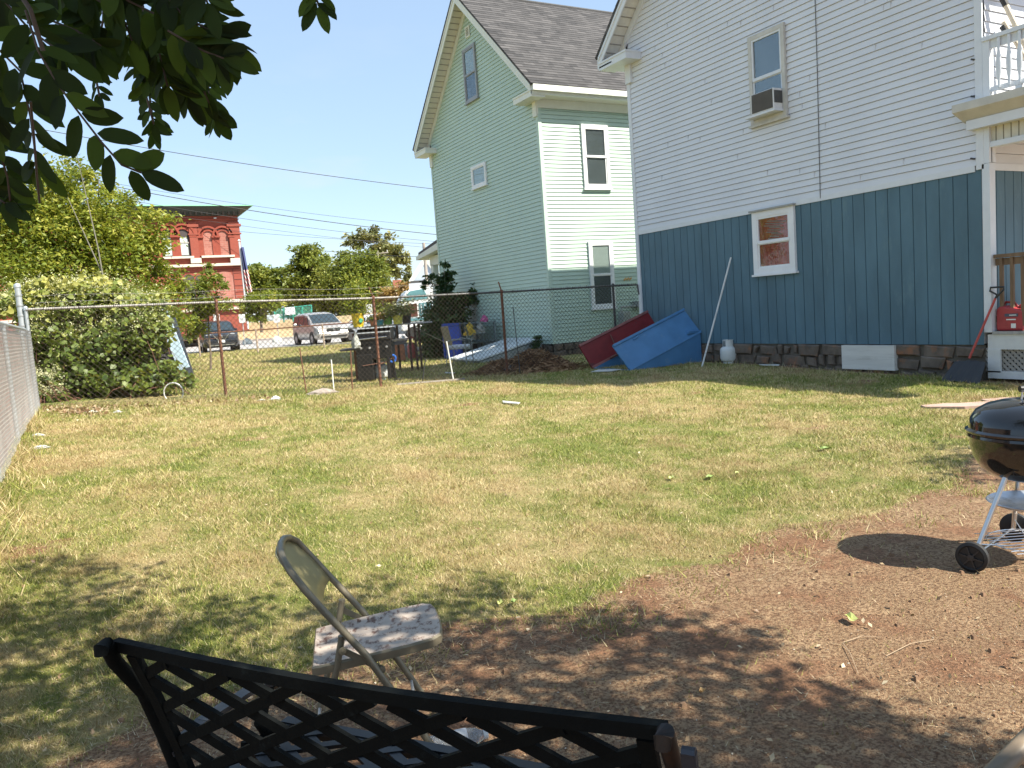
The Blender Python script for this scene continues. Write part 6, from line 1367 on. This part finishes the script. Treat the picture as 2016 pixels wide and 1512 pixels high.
for s_,ue in ((0,.0),(1,BL_)):
    t=MB(); P_=[bpnt(ue+(.018 if s_==0 else 0),-.014,.836),bpnt(ue+(.018 if s_==0 else 0),-.012,.852),bpnt(ue+(.012 if s_==0 else 0),.004,.853),bpnt(ue,.03,.80),bpnt(ue,backv(.7)+.01,.70),bpnt(ue,backv(.58)+.01,.58),bpnt(ue,backv(.46)+.01,.45),bpnt(ue,.17,.40),bpnt(ue,.08,.22),bpnt(ue,.0,.0)]
    t.tube(P_,[.013,.016,.016,.016,.016,.016,.017,.018,.016,.019] if s_==0 else [.012,.0145,.0145,.0145,.014,.014,.017,.018,.016,.019],10); MB().lathe([(0,-.022),(.015,-.019),(.020,0),(.015,.019),(0,.022)],bpnt(ue,-.022,.852),12,Matrix.Rotation(R(90),4,'X')); t.build('back_post',iron if s_==0 else mat('cast_iron_rusty',(.02,.014,.012),.5,.2,var=.3,stain=(.05,.022,.013),st=.55,ssc=10),bench,smooth=True)
    uo=ue+(-.0 if s_==0 else .0)
    K_=1 if s_==0 else .55
    A=[bpnt(uo,.135,.53),bpnt(uo,.24*K_,.552),bpnt(uo,.42*K_,.552),bpnt(uo,.49*K_,.535),bpnt(uo,.515*K_,.505)]
    am=MB()
    for a_,b_ in zip(A,A[1:]): am.bar(a_,b_,.036,.012,bu)
    am.build('armrest',mat('arm_worn',(.035,.035,.038),.4,.2,var=.3,stain=(.16,.10,.07),st=.6,ssc=8),bench)
    MB().tube([bpnt(uo,.48*K_,.53),bpnt(uo,.45*K_,.49),bpnt(uo,.43*K_,.45),bpnt(uo,.46*K_,.40),bpnt(uo,.48,.25),bpnt(uo,.52,.1),bpnt(uo,.56,0)],[.014,.016,.017,.019,.017,.016,.02],10).tube([bpnt(uo,.5,.4),bpnt(uo,.42,.36),bpnt(uo,.36,.38),bpnt(uo,.37,.43)],.011,8).tube([bpnt(uo,.17,.40),bpnt(uo,.48,.40)],.015,8).build('front_leg',iron,bench,smooth=True)
se=MB()
for fam in (1,-1):
    for k in range(-4,14):
        ua=k*.13; A=[]
        for i in range(41):
            t_=i/40; u_=ua+fam*.45*t_*1.3; v_=.16+.34*t_
            if .03<u_<BL_-.03: A.append((u_,v_))
        if len(A)>2: se.bar(bpnt(A[0][0],A[0][1],.418+.0015*fam),bpnt(A[-1][0],A[-1][1],.418+.0015*fam),.024,.010,(bpnt(A[-1][0],A[-1][1],.4)-bpnt(A[0][0],A[0][1],.4)).cross(Vector((0,0,1))))
se.bar(bpnt(.02,.50,.41),bpnt(BL_-.02,.50,.41),.035,.03).bar(bpnt(.02,.165,.41),bpnt(BL_-.02,.165,.41),.03,.03)
se.build('seat_lattice',mat('cast_iron_grey',(.011,.013,.016),.4,.3,var=.2),bench)
MB().bar(bpnt(BL_+.036,.06,.50),bpnt(BL_+.036,-.005,.832),.022,.014,bu).tube([bpnt(BL_+.026,-.004,.832),bpnt(BL_+.046,-.004,.832)],.009,8).build('end_strap',mat('strap_slate',(.03,.036,.05),.4,.3,var=.2),bench)
# bottle on the ground
P=ong(905,1474); P.z=0.0
bo=thing('plastic_bottle','clear plastic water bottle lying on the dirt, seen through the bench lattice','bottle',tuple(P),R(-28)+R(15))
bmt,nt,p,v,o_=base('clear_plastic',.08); p.inputs['Base Color'].default_value=(.85,.9,.95,1); p.inputs['Transmission Weight'].default_value=.85; p.inputs['IOR'].default_value=1.3
Mb=Matrix.Rotation(R(90),4,'Y'); prof=[(0,-.11),(.028,-.108),(.033,-.095),(.032,-.07),(.034,-.065),(.032,-.03),(.034,-.025),(.034,.03),(.028,.06),(.014,.085),(.013,.095),(0,.096)]
MB().lathe(prof,(0,0,.036),20,Mb).build('body',bmt,bo,smooth=True,world=False); MB().lathe([(.0343,-.02),(.0348,-.018),(.0348,.026),(.0343,.028)],(0,0,.036),20,Mb).build('label_wrap',mat('wrap_grey',(.3,.33,.38),.4),bo,smooth=True,world=False); MB().lathe([(.016,.086),(.016,.102),(0,.103)],(0,0,.036),14,Mb).build('cap',mat('cap_white',(.6,.6,.6),.5),bo,world=False)
# cut-off chairs at the bottom edge
Pq=dep(1645,1606,1.08); c2=folding_chair('folding_chair','folding chair with only its rounded cream back top showing at the bottom edge',(0,0,0),R(-35))
c2.location=(Pq.x+.26*math.cos(R(-35)),Pq.y+.26*math.sin(R(-35)),Pq.z-.785+0.0); 
tb_=dep(1962,1520,.80); te=dep(2040,1440,.86)
d_=(te-tb_).normalized()
c3=thing('wooden_pole','smooth tan wooden pole leaning across the bottom right corner','pole',(tb_.x-d_.x*.9,tb_.y-d_.y*.9,0)); 
A=tb_-d_*.25; B=te+d_*.5; A0=Vector((A.x-d_.x*.5,A.y-d_.y*.5,.0))
MB().tube([A0,A,B],[.010,.0105,.0105],12).build('pole',mat('pole_tan',(.22,.17,.12),.5,var=.2,sc=14,stretch=(.4,.4,3)),c3,smooth=True)

# ================================================================ LOCUST TREE OVER THE YARD
SA,SB=.50,.74; 
loc=thing('locust_tree','dark locust tree whose backlit leaves hang into the top left','tree',(3.2,-2.3,0))
MB().tube([(3.2,-2.3,-.1),(3.15,-2.2,1.2),(3.0,-2.0,2.4),(2.6,-1.5,3.4),(2.2,-.9,4.2)],[.2,.16,.14,.1,.04],12).tube([(3.0,-2.0,2.4),(1.6,-1.3,3.2),(.2,.0,3.3),(-.6,.9,2.95)],[.09,.06,.035,.015],8).build('trunk',bark,loc,smooth=True)
rs=np.random.RandomState(5)
poly=[(-150,1080),(60,1092),(170,1105),(255,1128),(275,1165),(330,1190),(420,1178),(600,1170),(735,1140),(830,1165),(930,1150),(1050,1175),(1150,1215),(1330,1232),(1480,1250),(1490,1300),(1530,1350),(1600,1385),(1660,1405),(1740,1455),(1880,1470),(2080,1480),(2300,1520),(2300,2600),(-900,2600),(-700,1080)]
def inpoly(x,y):
    c=False; n=len(poly); j=n-1
    for i in range(n):
        xi,yi=poly[i]; xj,yj=poly[j]
        if (yi>y)!=(yj>y) and x<(xj-xi)*(y-yi)/(yj-yi)+xi: c=not c
        j=i
    return c
C=[]
def holes(x,y): return any((x-a)**2/(r*r)+(y-b_)**2/((r*.45)**2)<1 for a,b_,r in ((1110,1330,36),(990,1300,30),(450,1168,40),(560,1215,60),(240,1215,30),(930,1275,30),(700,1225,22),(830,1330,25),(1450,1330,22),(1290,1410,20),(1620,1430,25),(740,1300,24),(330,1210,22)))
tries=0; G=[]
while len(G)<900 and tries<60000:
    tries+=1; x=rs.uniform(-2.6,5.2); y=rs.uniform(-.5,5.2)
    v=Vector((x,y,g(x,y)))-CP; z=v.dot(fw)
    if z<.35: px_,py_=0,2000
    else: px_,py_=1008+FPX*v.dot(rt)/z,756-FPX*v.dot(up)/z
    if z<.35 or (inpoly(px_,py_) and not holes(px_,py_)): G.append((x,y))
extra=[(1880,893,40),(1930,930,36),(1845,905,25),(1655,1418,22),(120,1120,60),(30,1110,50)]
for a,b_,r in extra:
    for k in range(5): P=ong(a+rs.normal()*r*.6,b_+rs.normal()*r*.25); G.append((P.x,P.y))
leafP=[]
for (x,y) in G:
    hgt=rs.uniform(2.1,4.6); 
    for k in range(26):
        q=np.array([x,y,0])+rs.normal(size=3)*np.array([.11,.11,.05]); h=hgt+rs.normal()*.14; q=q+np.array([SA,-SB,1.0])*h; leafP.append(q)
# shade the hanging branches too
for k in range(260):
    a=dep(rs.uniform(-80,520),rs.uniform(-60,380),rs.uniform(.6,1.5)); h=rs.uniform(.7,2.6)
    for j in range(12): leafP.append(np.array([a.x,a.y,a.z])+rs.normal(size=3)*.10+np.array([SA,-SB,1.0])*h)
leafP=np.array(leafP)
vv=leafP-np.array(CP); zc=vv@np.array(fw); pxx=1008+FPX*(vv@np.array(rt))/np.maximum(zc,.01); pyy=756-FPX*(vv@np.array(up))/np.maximum(zc,.01)
vis=(zc>.05)&(pxx>-260)&(pxx<2280)&(pyy>-260)&(pyy<1800); leafP=leafP[~vis]
V,F=leaf_arrays(leafP,.085*(.7+.6*rs.rand(len(leafP))),rs,up_bias=1.2,aspect=.55)
npmesh('crown',V,F,L_locust,loc,np.repeat(rs.rand(len(leafP)),4))
# visible pinnate leaves
lv=[];lf=[];lt=[];stm=MB()
def leaflet(base_,d,nrm,L,W):
    d=d.normalized(); s_=d.cross(nrm).normalized(); n_=s_.cross(d).normalized(); o=len(lv); K=7
    prof=[.05,.72,.95,1,.98,.86,.58,0]
    mid=[];a=[];b_=[]
    for i in range(K+1):
        t=i/K; c_=base_+d*(L*t)-n_*(L*.10*t*t); w=W*.5*prof[i]
        lv.extend([c_,c_+s_*w+n_*(w*.22),c_-s_*w+n_*(w*.22)])
    for i in range(K):
        q=o+i*3; lf.append((q,q+1,q+4,q+3)); lf.append((q,q+3,q+5,q+2))
    lt.extend([random.random()]*(3*(K+1)))
def rachis(pts,D0,D1,Lpx,n,spread=70,stem=True,wr=.40,jit=14,termin=True,side=None):
    P=[dep(x,y,D0+(D1-D0)*i/(len(pts)-1)) for i,(x,y) in enumerate(pts)]
    if stem: stm.tube(P,[.0009*(D0/.65)]*len(P),6)
    seg=[(b_-a).length for a,b_ in zip(P,P[1:])]; T=sum(seg)
    for k in range(n):
        s_=(k+.5)/n*T; i=0
        while i<len(seg)-1 and s_>seg[i]: s_-=seg[i]; i+=1
        c_=P[i].lerp(P[i+1],min(1,s_/seg[i])); d=(P[i+1]-P[i]).normalized(); Dk=(c_-CP).dot(fw); L=Lpx*Dk/FPX
        for sg_ in (1,-1):
            if side and side!=sg_ and random.random()<.75: continue
            ang=R(spread+random.gauss(0,jit))*sg_; pl=(-fw+Vector((random.gauss(0,.45),random.gauss(0,.45),random.gauss(0,.45)))).normalized()
            dd=Matrix.Rotation(ang,3,-fw)@d; dd=(dd+Vector((0,0,-.15))+fw*random.gauss(0,.25)).normalized()
            leaflet(c_+dd*L*.06,dd,pl,L*random.uniform(.8,1.12),L*wr*random.uniform(.85,1.15))
    if termin: d=(P[-1]-P[-2]).normalized(); L=Lpx*D1/FPX; leaflet(P[-1],d,(-fw+Vector((0,0,.2))).normalized(),L,L*wr)
rachis([(50,20),(75,100),(110,160),(150,215),(200,280),(240,325),(278,340)],.62,.66,84,8,52)
rachis([(-20,-30),(60,60),(130,110)],.70,.72,78,9,55)
rachis([(-40,60),(40,140),(60,230),(68,290),(72,330)],.66,.72,76,9,58)
rachis([(-60,120),(-20,190),(-10,250)],.72,.75,74,8,55)
rachis([(-30,230),(0,300),(15,350),(20,395)],.95,1.0,60,8,60)
rachis([(205,-20),(203,40),(190,100),(200,130)],1.2,1.25,42,9,60)
rachis([(270,20),(262,90),(280,160),(295,215),(303,245)],1.25,1.3,40,13,58)
rachis([(280,-10),(285,80),(300,150)],.9,.9,56,10,50)
rachis([(330,-20),(330,60),(345,130),(372,190)],.85,.9,62,11,42)
rachis([(360,20),(385,110),(405,190),(425,225)],.9,.95,62,9,35)
rachis([(300,-40),(360,30),(430,70),(455,90)],.72,.74,72,10,48)
rachis([(180,-60),(250,0),(330,40),(400,50)],.74,.76,72,12,60)
rachis([(60,-60),(160,-20),(240,30),(260,80)],.74,.76,72,12,60)
rachis([(240,40),(310,90),(330,170)],.8,.82,68,11,52)
rachis([(330,60),(400,100),(440,115)],.7,.72,74,8,45)
rachis([(120,-60),(130,0),(145,30),(160,50)],.9,.95,70,6,60)
rachis([(400,-60),(400,-20),(408,5)],.7,.7,75,4,50)
rachis([(-60,340),(-20,380),(10,400)],1.0,1.0,60,6,60)
rachis([(283,120),(296,200),(303,250),(306,262)],1.6,1.6,34,12,60)
rachis([(400,120),(412,180),(424,236)],1.5,1.5,36,10,40)
rachis([(-40,260),(0,340),(16,405)],1.3,1.3,48,9,60)
rachis([(205,60),(196,110),(188,150),(196,190)],1.5,1.5,30,9,60)
rachis([(628,-60),(626,-25),(622,-5),(628,12)],1.1,1.1,56,4,48)
rachis([(100,40),(150,60),(200,90)],.75,.76,70,9,55)
stm.tube([dep(-80,-200,.6),dep(60,20,.6),dep(85,100,.61)],.0018,6).tube([dep(100,-250,.62),dep(260,-60,.7),dep(300,0,.8)],.0025,6).tube([dep(60,200,.64),dep(66,260,.66),dep(72,340,.68),dep(78,400,.7)],.0010,6).tube([dep(560,-300,1.0),dep(630,-60,1.1)],.003,6)
stm.build('twigs',mat('locust_twig',(.06,.045,.035),.7),loc,fix=False)
V=np.array([tuple(v) for v in lv]); hang=npmesh('hanging_leaves',V,np.array(lf),L_locust,loc,lt)

# ================================================================ LIGHT, SKY, RENDER
el=math.atan2(1,math.hypot(SA,SB)); az=math.atan2(SA,-SB)
sl_=bpy.data.lights.new('sun','SUN'); sl_.energy=5.0; sl_.angle=R(.53); sl_.color=(1,.93,.80); so=bpy.data.objects.new('sun',sl_); COL.objects.link(so)
so.rotation_euler=Vector((-SA,SB,-1)).to_track_quat('-Z','Y').to_euler()
wd_=bpy.data.worlds.new('World'); scn.world=wd_; wd_.use_nodes=True; nt=wd_.node_tree; nt.nodes.clear()
wo=nd(nt,'ShaderNodeOutputWorld'); bg=nd(nt,'ShaderNodeBackground'); sky=nd(nt,'ShaderNodeTexSky'); sky.sky_type='NISHITA'; sky.sun_disc=False; sky.sun_elevation=el; sky.sun_rotation=az; sky.air_density=1.0; sky.dust_density=.5; sky.ozone_density=1.6
bg.inputs[1].default_value=.128
tc=nd(nt,'ShaderNodeTexCoord'); mp=nd(nt,'ShaderNodeMapping'); mp.inputs['Scale'].default_value=(1,1,3.2); nt.links.new(tc.outputs['Generated'],mp.inputs[0])
n1=noise(nt,mp.outputs[0],4.2,7,.6); cf=ramp(nt,n1,[(.52,(0,0,0)),(.72,(1,1,1))])
sz=nd(nt,'ShaderNodeSeparateXYZ'); nt.links.new(tc.outputs['Generated'],sz.inputs[0]); lo=ramp(nt,sz.outputs[2],[(0.0,(.75,.75,.75)),(.11,(.5,.5,.5)),(.3,(.08,.08,.08))])
cm=mix(nt,1.0,cf,lo,'MULTIPLY'); skc=mix(nt,.6,sky.outputs[0],(1.95,2.6,3.35)); nt.links.new(mix(nt,cm,skc,(3.1,3.3,3.65)),bg.inputs[0]); nt.links.new(bg.outputs[0],wo.inputs[0])
scn.view_settings.view_transform='Standard'; scn.view_settings.look='None'; scn.view_settings.exposure=1.12; scn.view_settings.gamma=1
scn.render.engine='CYCLES'; scn.cycles.max_bounces=8; scn.cycles.transparent_max_bounces=12
